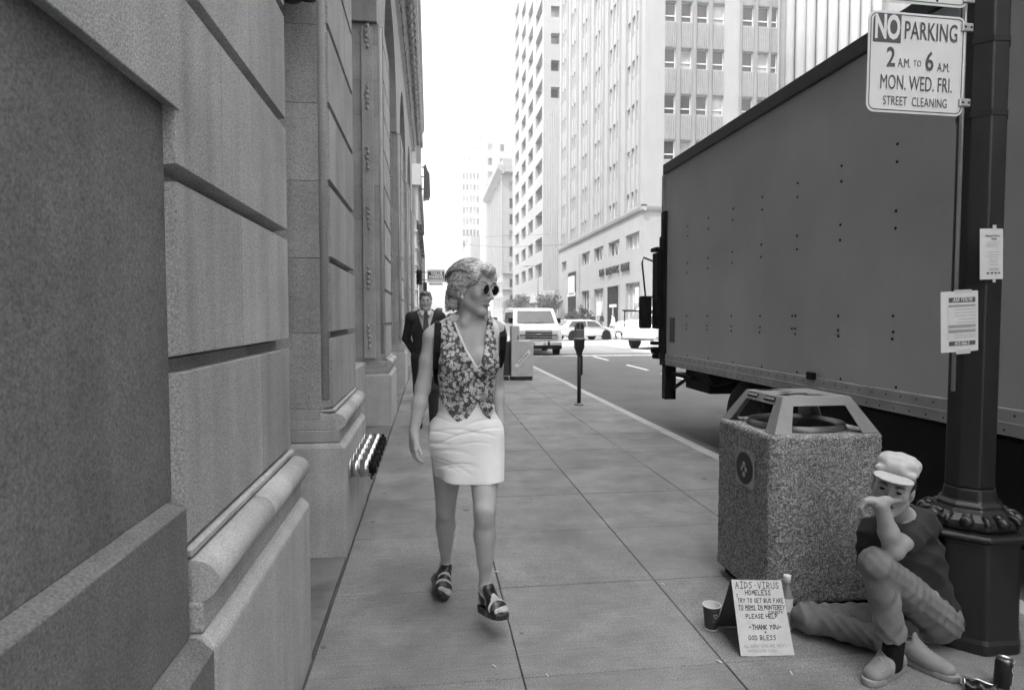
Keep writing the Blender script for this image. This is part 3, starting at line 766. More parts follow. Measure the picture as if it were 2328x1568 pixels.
mb = MB(); mb.add([(TX + .3, -.16, 2.60), (TXR - .3, -.16, 2.60), (TXR - .25, -.58, 1.80), (TX + .25, -.58, 1.80)], [(0, 1, 2, 3)]); tp(mb, 'windscreen', 'glass_dark')
mb = MB(); mb.box(TX + .13, TX + .155, -.1, .8, 1.8, 2.5); tp(mb, 'side_window', 'glass_dark')

# ================================================================ LITTER BIN
def aggregate(name):
    m = bpy.data.materials.new(name); m.use_nodes = True; N = m.node_tree.nodes; L = m.node_tree.links; b = N['Principled BSDF']
    pos = N.new('ShaderNodeNewGeometry').outputs['Position']
    v = N.new('ShaderNodeTexVoronoi'); v.inputs['Scale'].default_value = 115; L.new(pos, v.inputs['Vector'])
    v2 = N.new('ShaderNodeTexVoronoi'); v2.feature = 'DISTANCE_TO_EDGE'; v2.inputs['Scale'].default_value = 115; L.new(pos, v2.inputs['Vector'])
    r = N.new('ShaderNodeValToRGB'); r.color_ramp.elements[0].color = (.22, .22, .22, 1); r.color_ramp.elements[1].color = (.68, .68, .68, 1)
    sp = N.new('ShaderNodeSeparateColor'); L.new(v.outputs['Color'], sp.inputs[0]); L.new(sp.outputs[0], r.inputs[0])
    r2 = N.new('ShaderNodeValToRGB'); r2.color_ramp.elements[0].color = (.30, .30, .30, 1); r2.color_ramp.elements[1].position = .16
    L.new(v2.outputs['Distance'], r2.inputs[0])
    mx = N.new('ShaderNodeMix'); mx.data_type = 'RGBA'; mx.blend_type = 'MULTIPLY'; mx.inputs[0].default_value = 1
    L.new(r.outputs[0], mx.inputs[6]); L.new(r2.outputs[0], mx.inputs[7]); L.new(mx.outputs[2], b.inputs['Base Color'])
    bp = N.new('ShaderNodeBump'); bp.inputs['Distance'].default_value = .006; L.new(r2.outputs[0], bp.inputs['Height']); L.new(bp.outputs[0], b.inputs['Normal'])
    b.inputs['Roughness'].default_value = .9
    return m
M['aggregate'] = aggregate('aggregate')
M['iron_'] = mat('liner_iron', .10, .4, metal=.4, var=.2, scale=20)
BC = Vector((2.035, 3.315, 0)); bs = .315; ch = .035
bin_ = empty('litter_bin', BC, 'square exposed aggregate litter bin with a peaked metal lid', 'litter bin')
rng = np.random.RandomState(4)
def rough_prism(poly, z0, z1, nz, step, amp, seed):
    """closed outline sampled densely, walls pushed in and out like stone chippings"""
    pts = []
    for i in range(len(poly)):
        a = np.array(poly[i]); b = np.array(poly[(i + 1) % len(poly)]); n = max(2, int(np.linalg.norm(b - a) / step))
        for q in range(n): pts.append(a + (b - a) * q / n)
    pts = np.array(pts); n = len(pts)
    rg = np.random.RandomState(seed)
    tang = np.roll(pts, -1, 0) - np.roll(pts, 1, 0); nrm = np.stack([tang[:, 1], -tang[:, 0]], 1); nrm /= np.linalg.norm(nrm, axis=1)[:, None]
    V = []; 
    for j in range(nz + 1):
        z = z0 + (z1 - z0) * j / nz
        d = rg.uniform(-amp, amp, n)
        d = (d + np.roll(d, 1)) * .6
        p = pts + nrm * d[:, None]
        V.append(np.column_stack([p, np.full(n, z) + rg.uniform(-.3, .3, n) * (z1 - z0) / nz * (0 < j < nz)]))
    return V
oct_ = [(-bs + ch, -bs), (bs - ch, -bs), (bs, -bs + ch), (bs, bs - ch), (bs - ch, bs), (-bs + ch, bs), (-bs, bs - ch), (-bs, -bs + ch)]
V = rough_prism(oct_, .06, .915, 78, .011, .0035, 3)
# rounded top edge running into the rim
n = len(V[0])
for s_, z in ((.985, .928), (.955, .935), (.86, .932)):
    t = V[77].copy(); t[:, :2] = V[60][:, :2] * s_; t[:, 2] = z + rng.uniform(-.002, .002, n); V.append(t)
mb = MB(); mb.rings([[tuple(p) for p in r_] for r_ in V], smooth=True, caps=True); mb.build('body', M['aggregate'], bin_)
mb = MB(); mb.box(-.27, .27, -.27, .27, 0, .07); mb.build('foot', M['black'], bin_)
mb = MB(); mb.lathe([(.258, .937), (.25, .962), (.235, .965), (.205, .94)], 40, caps=False); mb.lathe([(.205, .942), (.02, .938)], 40, caps=False); mb.build('liner_ring', M['iron_'], bin_)
mb = MB(); mb.lathe([(.204, .9445), (.01, .9445)], 30, caps=False); mb.build('liner_mouth', M['black'], bin_)
M['lid_metal'] = mat('lid_metal', .25, .55, metal=.35, var=.1, scale=8, fine=.12, fscale=260, streak=.05)
lb, lt, z0, z1 = .292, .195, .937, 1.112
lid = empty('lid'); lid.parent = bin_
for k in range(4):
    Mk = Matrix.Rotation(k * math.pi / 2, 4, 'Z')
    A = Vector((-lb, -lb, z0)); B = Vector((lb, -lb, z0)); Cc = Vector((lt, -lt, z1)); D = Vector((-lt, -lt, z1))
    P = lambda u, v: (A.lerp(B, u)).lerp(D.lerp(Cc, u), v)
    nrm = (B - A).cross(D - A).normalized() * .004
    quad = MB()
    for (u0, u1, v0, v1) in ((0, 1, .77, 1.0),):
        q = [P(u0, v0), P(u1, v0), P(u1, v1), P(u0, v1)]; quad.add([Mk @ p for p in q] + [Mk @ (p - nrm) for p in q], [(0, 1, 2, 3), (4, 7, 6, 5), (0, 4, 5, 1), (1, 5, 6, 2), (2, 6, 7, 3), (3, 7, 4, 0)])
    for u0a, u0b, u1a, u1b in ((0, .16, 0, .16), (.84, 1, .84, 1)):
        q = [P(u0a, 0), P(u0b, 0), P(u1b, .77), P(u1a, .77)]; quad.add([Mk @ p for p in q] + [Mk @ (p - nrm) for p in q], [(0, 1, 2, 3), (4, 7, 6, 5), (0, 4, 5, 1), (1, 5, 6, 2), (2, 6, 7, 3), (3, 7, 4, 0)])
    quad.build('lid_panel', M['lid_metal'], lid)
mb = MB(); mb.box(-lt, lt, -lt, lt, z1 - .004, z1 + .003); tpo = mb.build('lid_top', M['lid_metal'], lid, bevel=.003)
mb = MB()
for i in range(11):
    x = random.uniform(-.17, .02); y_ = random.uniform(-.12, .17); mb.add([(x, y_, z1 + .0045), (x + random.uniform(.02, .12), y_ - .01, z1 + .0045), (x + random.uniform(.02, .1), y_ + .03, z1 + .0045), (x - .01, y_ + .02, z1 + .0045)], [(0, 1, 2, 3)])
o = mb.build('worn_sticker', M['black'], lid, fix=False)
# two stickers and the plaque on the side towards the wall
Ms = Matrix.Rotation(-math.pi / 2, 4, 'Z')
for u0, u1 in ((.14, .42), (.58, .86)):
    q = [P(u0, .84), P(u1, .84), P(u1, .97), P(u0, .97)]; nn2 = nrm.normalized() * .003
    mb = MB(); mb.add([Ms @ (p + nn2) for p in q], [(0, 1, 2, 3)]); mb.build('sticker', M['black'], lid, fix=False)
    q = [P(u0 + .02, .89), P(u1 - .02, .89), P(u1 - .02, .945), P(u0 + .02, .945)]; nn2 = nrm.normalized() * .0045
    mb = MB()
    for i in range(7):
        a = u0 + .02 + (u1 - u0 - .04) * i / 7; b2 = a + (u1 - u0 - .04) / 7 * .7
        mb.add([Ms @ (p + nn2) for p in (P(a, .885), P(b2, .885), P(b2, .945), P(a, .945))], [(0, 1, 2, 3)])
    mb.build('sticker_print', M['white_frame'], lid, fix=False)
pq = empty('plaque'); pq.parent = bin_; pq.location = (-bs - .004, -.05, .71)
WL = Matrix(((0, 0, -1, 0), (-1, 0, 0, 0), (0, 1, 0, 0), (0, 0, 0, 1)))
M['plaque'] = mat('plaque', .30, .5, metal=.3, var=.2, scale=40)
mb = MB(); mb.prism(rrect(.20, .20, .02), 0, .006, WL); mb.build('plate', M['plaque'], pq)
mb = MB(); mb.prism([(.088 * math.cos(a * .2618), .088 * math.sin(a * .2618)) for a in range(24)], .006, .009, WL); mb.build('disc', M['dark_metal'], pq)
mb = MB()
for (x, y_, r_) in ((0, .02, .018), (-.022, -.005, .014), (.022, -.005, .014), (0, -.035, .016)): mb.ell(WL @ Vector((x, y_, .010)), (.004, r_, r_), 8, 5)
mb.build('emblem', M['plaque'], pq)

# ================================================================ LAMP POST
PC = Vector((2.575, 2.72, 0))
post = empty('lamp_post', PC, 'dark octagonal cast iron lamp post on a panelled pedestal', 'lamp post')
M['iron'] = mat('iron', .010, .42, var=.3, scale=14, fine=.2, bump=.0006, bscale=120, spec=.6)
def octa(r): return [(r * math.cos(R(22.5 + 45 * k)), r * math.sin(R(22.5 + 45 * k))) for k in range(8)]
def octl(prof, m=None):
    q = MB(); q.rings([[(x, y, z) for x, y in octa(r)] for r, z in prof], smooth=False); return q
octl([(.228, 0), (.228, .05), (.220, .07), (.216, .49), (.220, .515)]).build('pedestal', M['iron'], post, bevel=.012)
octl([(.222, .517), (.242, .523), (.244, .536), (.236, .548), (.205, .553)]).build('pedestal_rim', M['iron'], post, bevel=.006)
octl([(.195, .554), (.205, .575), (.195, .60), (.155, .625), (.140, .645), (.140, .66), (.120, .672), (.108, .735)]).build('shaft_base', M['iron'], post, bevel=.01)
for k in range(8):
    a = R(22.5 + 45 * k); q = MB()
    c, s_ = math.cos(a), math.sin(a)
    pts = []
    for t in range(20):
        th = t / 19 * 2.4 * math.pi; rr_ = .036 - .024 * t / 19
        pts.append(((.172 + rr_ * math.cos(th)) * c, (.172 + rr_ * math.cos(th)) * s_, .588 + rr_ * math.sin(th)))
    q.tube(pts, .012, 8)
    q.build('scroll', M['iron'], post)
    a = R(45 * k); c, s_ = math.cos(a), math.sin(a)
    q = MB(); q.ell((.185 * c, .185 * s_, .60), (.03, .03, .028), 10, 6); q.ell((.160 * c, .160 * s_, .618), (.022, .022, .018), 10, 6); q.build('leaf', M['iron'], post)
octl([(.106, .735), (.098, 6.2)]).build('shaft', M['iron'], post, bevel=.006)
for z in (2.47, 2.80):
    q = octl([(.1068, z - .012), (.1066, z + .012)]); q.build('strap', M['dark_metal'], post)
q = MB(); q.tube([(-.195, -.10, 1.2), (-.195, -.10, 4.5)], .0085, 8); q.build('sign_rail', M['steel'], post)

# ================================================================ STREET SIGNS ON THE POST
M['sign_white'] = mat('sign_white', .70, .45, var=.04, scale=8)
M['sign_ink'] = mat('sign_ink', .075, .5)
FW = Matrix(((1, 0, 0, 0), (0, 0, -1, 0), (0, 1, 0, 0), (0, 0, 0, 1)))          # upright, reading towards -Y
def sign(name, label, cx, cz, w, h):
    e = empty(name, (cx, 2.585, cz), label, 'sign'); e.rotation_euler = (0, R(.46), R(.86))
    q = MB(); q.prism(rrect(w, h, .035), 0, .003, FW); q.build('plate', M['sign_white'], e)
    q = MB(); a = rrect(w - .018, h - .018, .028); b = rrect(w - .026, h - .026, .025)
    n = len(a); vv = [FW @ Vector((p[0], p[1], .0042)) for p in a + b]
    q.add(vv, [(i, (i + 1) % n, n + (i + 1) % n, n + i) for i in range(n)]); q.build('border', M['sign_ink'], e, fix=False)
    for z in (h * .40, -h * .36):
        q = MB(); q.obox(T(w / 2 + .005, -.006, z), .055, .012, .036); q.build('clamp', M['steel'], e, bevel=.004)
        for dx in (-.012, .016):
            q = MB(); q.lathe([(.0055, 0), (.004, .003)], 8, T(w / 2 + .005 + dx, -.012, z) @ Matrix.Rotation(R(90), 4, 'X')); q.build('screw', M['dark_metal'], e)
    return e
sw_, sh_ = .470, .430
sg = sign('parking_sign', 'white no parking sign with street cleaning hours on the post', 2.117, 2.645, sw_, sh_)
q = MB(); q.prism([(-.213, .083), (-.080, .083), (-.080, .206), (-.185, .206), (-.205, .198), (-.213, .178)], .003, .0045, FW); q.build('panel', M['sign_ink'], sg)
def st(txt, x, z, size, sx=.72, off=0., m='sign_ink', sp=1.05, dz=.005):
    text_part(sg, 'lettering', txt, Matrix.Translation((x, -dz, z)) @ FW, size, M[m], sx=sx, offset=off, spacing=sp)
st('NO', -.147, .143, .140, .56, .005, 'sign_white', .95, .006)
st('PARKING', .066, .137, .108, .56, .001)
st('2', -.125, .018, .115, .75, .002); st('A.M.', -.060, -.002, .055, .62, .000, sp=.95)
st('TO', .004, .000, .038, .7); st('6', .062, .010, .115, .75, .002); st('A.M.', .132, -.010, .055, .62, .000, sp=.95)
st('MON. WED. FRI.', .002, -.088, .090, .545, .0, sp=1.0)
st('STREET  CLEANING', .0, -.166, .056, .62, .0, sp=1.04)
sg2 = sign('upper_sign', 'white sign cut off by the top edge, above the no parking sign', 2.150, 3.04, .415, .28)
q = MB()
for dx in (.06, -.05): q.lathe([(.006, 0), (.004, .003)], 8, T(dx, -.003, -.118) @ Matrix.Rotation(R(90), 4, 'X'))
q.build('bolt', M['dark_metal'], sg2)

# flyers taped to the post
M['paper'] = mat('paper', .62, .8, var=.05, scale=14)
M['paper_grey'] = mat('paper_grey', .30, .8, var=.1, scale=40)
M['tape'] = mat('tape', .55, .25, spec=.6)
def flyer(label, c, w, h, rz, bend):
    e = empty('flyer', c, label, 'flyer'); e.rotation_euler = (0, R(-2.5), rz)
    def cur(u, v, d=0):     # sheet wrapped a little round the post
        return Vector((u, bend * max(0, u + .02) ** 2 + bend * .3 * u * u - .0005 - d, v))
    q = MB(); nx = 14
    for i in range(nx + 1):
        pass
    rows = [[cur(-w / 2 + w * i / nx, v) for i in range(nx + 1)] for v in (-h / 2, -h / 6, h / 6, h / 2)]
    back = [[p + Vector((0, .0012, 0)) for p in r_] for r_ in rows]
    q.rings(rows, True, False, False); q.rings(back, True, False, False); q.build('sheet', M['paper'], e, fix=False)
    def ink(u0, u1, v0, v1, m='sign_ink', d=.0012, name='print'):
        g = MB(); k = 8
        r1 = [cur(u0 + (u1 - u0) * i / k, v0, d) for i in range(k + 1)]; r2 = [cur(u0 + (u1 - u0) * i / k, v1, d) for i in range(k + 1)]
        g.rings([r1, r2], True, False, False); return g.build(name, M[m], e, fix=False)
    def words(txt, u, v, size, m, sx=.8, d=.0018, shear=0, off=0):
        me = text_mesh(txt, size, 0, off, shear); me.transform(Matrix.Diagonal((sx, 1, 1, 1)))
        for vv in me.vertices: vv.co = cur(u + vv.co.x, v + vv.co.y, d)
        me.materials.clear(); me.materials.append(M[m]); o = bpy.data.objects.new('lettering', me); link(o, e)
    return e, ink, words
e, ink, words = flyer('large white flyer headed ARE YOU taped lower on the lamp post', (2.368, 2.572, 1.52), .215, .272, R(4), .9)
ink(-.068, .085, .086, .108); words('ARE YOU IN', .006, .097, .024, 'paper', .85, shear=.3, off=.0006)
ink(-.068, .085, -.108, -.088); words('415-566-3', .0, -.098, .022, 'paper', .9, shear=.3, off=.0006)
for v0, v1, m_ in ((.066, .076, 'paper_grey'), (-.028, -.014, 'paper_grey'), (-.050, -.036, 'paper_grey')): ink(-.070, .085, v0, v1, m_)
for v in (.054, .040, .026, .010, -.004, -.062, -.072): ink(-.05 + random.uniform(0, .03), .08, v - .0012, v + .0012, 'paper_grey')
for u in (-.072, .086): ink(u - .0006, u + .0006, -.08, .066, 'paper_grey')
ink(-.04, .06, .128, .142, 'tape', .0016, 'tape'); ink(-.03, .05, -.146, -.126, 'tape', .0016, 'tape')
e, ink, words = flyer('small white flyer with a phone number at the foot, upper on the lamp post', (2.530, 2.588, 1.825), .150, .228, R(8), 1.2)
words('Diamond Cleaning', .0, .082, .0145, 'sign_ink', .85, off=.0003); words('Service', .005, .068, .0145, 'sign_ink', .85, off=.0003)
for v in (.052, .043, .034, .008, -.004, -.014, -.026, -.037, -.048): ink(-.045 + random.uniform(0, .02), .05 - random.uniform(0, .02), v - .0009, v + .0009, 'paper_grey')
words('(415) 922-0960', .004, -.070, .013, 'sign_ink', .8)
for k in range(4): ink(-.040 + .024 * k, -.024 + .024 * k, -.090, -.082)
ink(-.005, .015, -.128, -.112, 'tape', .0016, 'tape'); ink(-.005, .02, .112, .130, 'tape', .0016, 'tape')

# ================================================================ THINGS ON THE PAVEMENT
# hand written cardboard tent sign
STROKES = {
 'A': [[(0, 0), (.5, 1), (1, 0)], [(.2, .38), (.8, .38)]], 'B': [[(0, 0), (0, 1), (.7, .9), (.7, .6), (0, .52), (.8, .42), (.8, .1), (0, 0)]], 'C': [[(1, .85), (.5, 1), (.05, .6), (.1, .2), (.5, 0), (1, .15)]],
 'D': [[(0, 0), (0, 1), (.8, .75), (.9, .3), (0, 0)]], 'E': [[(1, 1), (0, 1), (0, 0), (1, 0)], [(0, .5), (.7, .5)]], 'F': [[(1, 1), (0, 1), (0, 0)], [(0, .5), (.7, .5)]],
 'G': [[(1, .85), (.5, 1), (.05, .6), (.1, .2), (.5, 0), (.95, .2), (.95, .45), (.6, .45)]], 'H': [[(0, 0), (0, 1)], [(1, 0), (1, 1)], [(0, .5), (1, .5)]], 'I': [[(.5, 0), (.5, 1)], [(.1, 1), (.9, 1)], [(.1, 0), (.9, 0)]],
 'K': [[(0, 0), (0, 1)], [(.9, 1), (0, .45), (.9, 0)]], 'L': [[(0, 1), (0, 0), (.9, 0)]], 'M': [[(0, 0), (.1, 1), (.5, .4), (.9, 1), (1, 0)]], 'N': [[(0, 0), (0, 1), (1, 0), (1, 1)]],
 'O': [[(.5, 1), (.05, .6), (.1, .2), (.5, 0), (.95, .4), (.85, .85), (.5, 1)]], 'P': [[(0, 0), (0, 1), (.8, .9), (.8, .55), (0, .45)]], 'R': [[(0, 0), (0, 1), (.8, .9), (.75, .55), (0, .48), (.9, 0)]],
 'S': [[(.9, .88), (.4, 1), (.1, .75), (.8, .4), (.75, .1), (.3, 0), (0, .15)]], 'T': [[(.5, 0), (.5, 1)], [(0, 1), (1, 1)]], 'U': [[(0, 1), (.05, .2), (.5, 0), (.9, .2), (1, 1)]], 'V': [[(0, 1), (.45, 0), (1, 1)]],
 'W': [[(0, 1), (.25, 0), (.5, .6), (.75, 0), (1, 1)]], 'Y': [[(0, 1), (.5, .5), (1, 1)], [(.5, .5), (.35, 0)]], 'X': [[(0, 0), (1, 1)], [(0, 1), (1, 0)]], 'Z': [[(0, 1), (1, 1), (0, 0), (1, 0)]], 'J': [[(.2, 1), (1, 1)], [(.6, 1), (.6, .1), (.2, 0), (0, .2)]],
 '-': [[(.1, .5), (.9, .5)]], '.': [[(.4, .5), (.6, .48)]], '+': [[(.5, .1), (.5, .9)], [(.1, .5), (.9, .5)]], 'Q': [[(.5, 1), (.05, .6), (.5, 0), (.95, .4), (.5, 1)], [(.6, .3), (1, 0)]]}
def handwriting(q, txt, u, v, h, wd, th, Pm, rnd, gap=.35):
    x = u
    for chh in txt:
        if chh == ' ': x += wd * .8; continue
        for s_ in STROKES.get(chh, []):
            j = lambda: rnd.uniform(-.06, .06)
            pts = [(x + (p[0] + j()) * wd + (p[1]) * h * .08, v + (p[1] + j()) * h) for p in s_]
            for (a, b), (c, d) in zip(pts, pts[1:]):
                dx, dy = c - a, d - b; l = math.hypot(dx, dy) or 1; nx, ny = -dy / l * th / 2, dx / l * th / 2; ex, ey = dx / l * th * .3, dy / l * th * .3
                q.add([Pm(a + nx - ex, b + ny - ey), Pm(a - nx - ex, b - ny - ey), Pm(c - nx + ex, d - ny + ey), Pm(c + nx + ex, d + ny + ey)], [(0, 1, 2, 3)])
        x += wd * (1 + gap)
cs = empty('cardboard_sign', (1.525, 2.74, 0), 'hand lettered white card propped as a tent on the pavement', 'sign'); cso = Vector((1.525, 2.74, 0))
M['card'] = mat('card', .58, .85, var=.06, scale=20, dirt=.1, dscale=14); M['card_shade'] = mat('card_shade', .10, .9, var=.2, scale=20)  # back of the tent darkened to paint in the shade inside it
A0, A1 = Vector((1.392, 2.662, .001)), Vector((1.640, 2.640, .001)); B0, B1 = Vector((1.392, 2.765, .312)), Vector((1.628, 2.745, .305))
fn = (A1 - A0).cross(B0 - A0).normalized()
def Pc(u, v, d=.0022): return A0.lerp(A1, u).lerp(B0.lerp(B1, u), v) + fn * d - cso
q = MB(); edge = []
rnd = random.Random(2)
ring = [(i / 10, 0 + rnd.uniform(-.003, .003)) for i in range(11)] + [(1 + rnd.uniform(-.006, .002), i / 6) for i in range(1, 6)] + [(1 - i / 10, 1 + rnd.uniform(-.003, .002)) for i in range(11)] + [(0, 1 - i / 6) for i in range(1, 6)]
q.rings([[Pc(u, v, .0015) for u, v in ring], [Pc(u, v, -.0015) for u, v in ring]], False, True); q.build('front_card', M['card'], cs)
q = MB(); C0, C1 = Vector((1.405, 2.935, .001)), Vector((1.60, 2.915, .001))
q.add([B0 - cso + Vector((0, .004, 0)), B1 - cso + Vector((0, .004, 0)), C1 - cso, C0 - cso, B0 - cso + Vector((0, .007, 0)), B1 - cso + Vector((0, .007, 0)), C1 - cso + Vector((0, .003, 0)), C0 - cso + Vector((0, .003, 0))], [(0, 1, 2, 3), (7, 6, 5, 4), (0, 3, 7, 4), (1, 5, 6, 2), (2, 6, 7, 3), (0, 4, 5, 1)]); q.build('back_card', M['card_shade'], cs)
hw = MB(); hl_ = MB()
lines = [('AIDS.VIRUS', .06, .93, .885, .088, .011), ('HOMELESS', .24, .74, .80, .062, .011), ('I', .05, .09, .775, .03, .007), ('TRY TO GET BUS FARE', .07, .97, .695, .055, .009), ('TO MOMS IN MONTEREY', .07, .97, .605, .055, .010), ('COUNTY', .64, .92, .545, .038, .009),
         ('PLEASE HELP', .19, .80, .49, .052, .010), ('-THANK YOU-', .22, .84, .345, .055, .012), ('+', .50, .54, .285, .04, .008), ('GOD BLESS', .18, .70, .205, .058, .009)]
def fit(t_, u0, u1, gap=.35): return (u1 - u0) / max(1e-6, sum((.8 if c_ == ' ' else 1 + gap) for c_ in t_) - gap)
for t_, u, u1, v, h, th in lines:
    handwriting(hw, t_, u, v, h, fit(t_, u, u1), th * 1.2, lambda a, b: Pc(a, b), rnd)
for t_, u, u1, v, h, th in (('ALL DONATIONS ARE GREATLY', .08, .94, .11, .035, .006), ('APPRECIATED + USED', .14, .68, .05, .03, .005)):
    handwriting(hl_, t_, u, v, h, fit(t_, u, u1), th, lambda a, b: Pc(a, b), rnd)
for a, b in ((.08, .16), (.20, .42), (.46, .56)): hw.add([Pc(a, .592), Pc(b, .592), Pc(b, .599), Pc(a, .599)], [(0, 1, 2, 3)])
hw.build('handwriting', M['sign_ink'], cs, fix=False)['kind'] = 'stuff'; hl_.build('faint_handwriting', mat('pencil', .33, .8), cs, fix=False)
# paper cup
cup = empty('paper_cup', (1.372, 2.925, 0), 'dark paper cup with a white rim standing beside the card', 'cup')
M['cup_dark'] = mat('cup_dark', .035, .45, var=.15, scale=30)
q = MB(); q.lathe([(.031, .006), (.043, .118)], 32, caps=False); q.build('sleeve', M['cup_dark'], cup)
q = MB(); q.lathe([(.0305, .0), (.0315, .008)], 32); q.build('base', M['sign_white'], cup)
q = MB(); q.tube([(.0435 * math.cos(a * .1963), .0435 * math.sin(a * .1963), .120) for a in range(33)], .0022, 6, caps=False); q.build('rim', M['sign_white'], cup)
q = MB(); q.lathe([(.0425, .118), (.031, .012), (.002, .011)], 32, caps=False); q.build('lining', M['sign_white'], cup, fix=False)
q = MB()
def onc(a, z, d=.0006): r_ = .031 + .012 * (z - .006) / .112 + d; return Vector((r_ * math.cos(a), r_ * math.sin(a), z))
a0 = R(-82)
for k in range(6):
    c_ = R(60 * k); q.ell(onc(a0 + .28 * math.cos(c_) * .8, .078 + .009 * math.sin(c_)), (.005, .002, .005), 7, 4)
q.ell(onc(a0 - .3, .083), (.004, .002, .007), 7, 4)
q.build('emblem', M['paper_grey'], cup)
q = MB()
for z, w_ in ((.105, .5), (.062, .35), (.054, .45), (.047, .4)):
    for k in range(9):
        if (k * 7 + int(z * 1000)) % 4 == 0: continue
        b0 = a0 + w_ * (k / 9 * 2 - 1); b1 = b0 + w_ * 2 / 9 * .7; q.add([onc(b0, z), onc(b1, z), onc(b1, z + .003), onc(b0, z + .003)], [(0, 1, 2, 3)])
q.build('lettering', M['paper_grey'], cup, fix=False)
# bottle behind the card
bt = empty('bottle', (1.735, 2.87, 0), 'small clear bottle with a white cap and label behind the card', 'bottle')
q = MB(); q.lathe([(.026, 0), (.029, .01), (.029, .17), (.014, .215), (.012, .238)], 20); q.build('glass', mat('bottle_glass', .25, .15, spec=.7), bt)
q = MB(); q.lathe([(.0175, .236), (.0175, .270), (.0155, .273)], 20); q.build('cap', M['sign_white'], bt)
q = MB(); q.lathe([(.0297, .10), (.0297, .165)], 20, caps=False); q.build('label', M['sign_white'], bt)
# drinks can and a crushed can
M['can_red'] = mat('can_red', .022, .3, metal=.3); M['can_metal'] = mat('can_metal', .62, .28, metal=1.0)
can = empty('drinks_can', (2.36, 2.30, 0), 'upright dark drinks can with white script lettering by the pedestal', 'can'); can.rotation_euler = (0, R(4), 0)
q = MB(); q.lathe([(.024, 0), (.0325, .010), (.0325, .108), (.0275, .1185)], 32); q.build('body', M['can_red'], can)
q = MB(); q.lathe([(.0275, .1185), (.0285, .122), (.0265, .1225), (.0255, .1195), (.002, .1195)], 32, caps=False); q.build('lid', M['can_metal'], can)
q = MB(); q.prism([(.016 * math.cos(k * .3927) * .6, .016 * math.sin(k * .3927)) for k in range(16)], .1198, .1212); q.build('tab', M['can_metal'], can)
q = MB(); q.lathe([(.012, .1199), (.0, .1199)], 16, T(.011, -.012, 0), caps=False); 
me = text_mesh('Coca-Cola', .036, 0, .0009, .35, .82)
for vv in me.vertices:
    x, y_ = vv.co.x, vv.co.y; a = R(-58) - y_ / .0325; vv.co = (.0331 * math.cos(a), .0331 * math.sin(a), .058 + x * 1.02)
me.materials.clear(); me.materials.append(M['sign_white']); o = bpy.data.objects.new('lettering', me); link(o, can)
q = MB()
for k in range(24):
    z = .012 + .09 * k / 24; a = R(-58) + .62 + .10 * math.sin(k * .35); z2 = z + .09 / 24; b = R(-58) + .62 + .10 * math.sin((k + 1) * .35)
    q.add([(.0332 * math.cos(a), .0332 * math.sin(a), z), (.0332 * math.cos(a + .09), .0332 * math.sin(a + .09), z), (.0332 * math.cos(b + .09), .0332 * math.sin(b + .09), z2), (.0332 * math.cos(b), .0332 * math.sin(b), z2)], [(0, 1, 2, 3)])
q.build('swoosh', M['sign_white'], can, fix=False)
cc = empty('crushed_can', (2.235, 2.275, 0), 'crushed dark can lying flat on the pavement at the bottom edge', 'can'); cc.rotation_euler = (0, 0, R(-38))
rings = []
rr = random.Random(8)
for k in range(9):
    x = -.055 + .11 * k / 8; sq = .55 + .3 * math.cos(k * 1.7) if 0 < k < 8 else .8
    rings.append([(x + rr.uniform(-.003, .003), .032 * math.cos(a * .3927) + rr.uniform(-.002, .002), .026 + .026 * sq * math.sin(a * .3927) + .004 * math.sin(k * 2)) for a in range(16)])
q = MB(); q.rings(rings, True, True); q.build('body', M['can_red'], cc)
q = MB(); q.tube([(-.056, .027 * math.cos(a * .3927), .026 + .022 * math.sin(a * .3927)) for a in range(17)], .004, 6, caps=False); q.build('rim', M['can_metal'], cc)
q = MB(); q.tube([(-.05, 0, .047), (-.01, .004, .050), (.03, -.004, .045), (.055, 0, .046)], .0035, 6); q.build('crease', M['can_metal'], cc)
# scraps of litter
lit = [((.27, 2.72), .012, 'white cigarette end on the pavement near the bottom edge'), ((.39, 3.75), .014, 'white scrap beside the paving joint behind the front foot'), ((1.27, 2.63), .016, 'pale scrap at the paving corner left of the card'), ((1.54, 2.50), .012, 'tiny white scrap below the card'), ((1.32, 3.45), .010, 'white speck on the pavement left of the bin'), ((.49, 2.62), .008, 'small white speck right of the sandal near the bottom edge')]
for (x, y_), r_, lb_ in lit:
    q = MB(); a = random.uniform(0, 3); q.tube([(-r_ * math.cos(a), -r_ * math.sin(a), .0035), (0, 0, .0042), (r_ * math.cos(a), r_ * math.sin(a), .0035)], .0035, 6); o = q.build('litter', M['paper']); o.location = (x, y_, .0005); tag(o, lb_, 'litter', 'scraps on the pavement')

# ================================================================ PARKING METER
pm = empty('parking_meter', (2.56, 10.75, 0), 'single parking meter on a pole at the kerb', 'parking meter')
M['meter_grey'] = mat('meter_grey', .16, .4, metal=.4, var=.2, scale=12)
q = MB(); q.lathe([(.085, 0), (.08, .02), (.045, .03), (.036, .035)], 20); q.build('base', M['meter_grey'], pm)
q = MB(); q.lathe([(.034, .03), (.034, .90)], 16); q.build('pole', M['dark_metal'], pm)
q = MB(); q.box(.028, .058, -.03, .03, .52, .86); q.build('lock_bar', M['dark_metal'], pm, bevel=.008)
q = MB(); q.rings([[(x * w_, y_ * d_, z) for x, y_ in rrect(1, 1, .2, 4)] for w_, d_, z in ((.085, .085, .86), (.10, .10, .92), (.165, .13, 1.0), (.175, .14, 1.14))], smooth=False); q.build('coin_box', M['dark_metal'], pm)
prof = [(-.075, 1.16), (.075, 1.16)] + [(.075 * math.cos(R(180 * k / 10)), 1.36 + .09 * math.sin(R(180 * k / 10))) for k in range(11)]
q = MB(); q.rings([[(x, y_, z) for x, z in prof] for y_ in (-.06, .06)], smooth=False); q.build('head', M['meter_grey'], pm, bevel=.012)
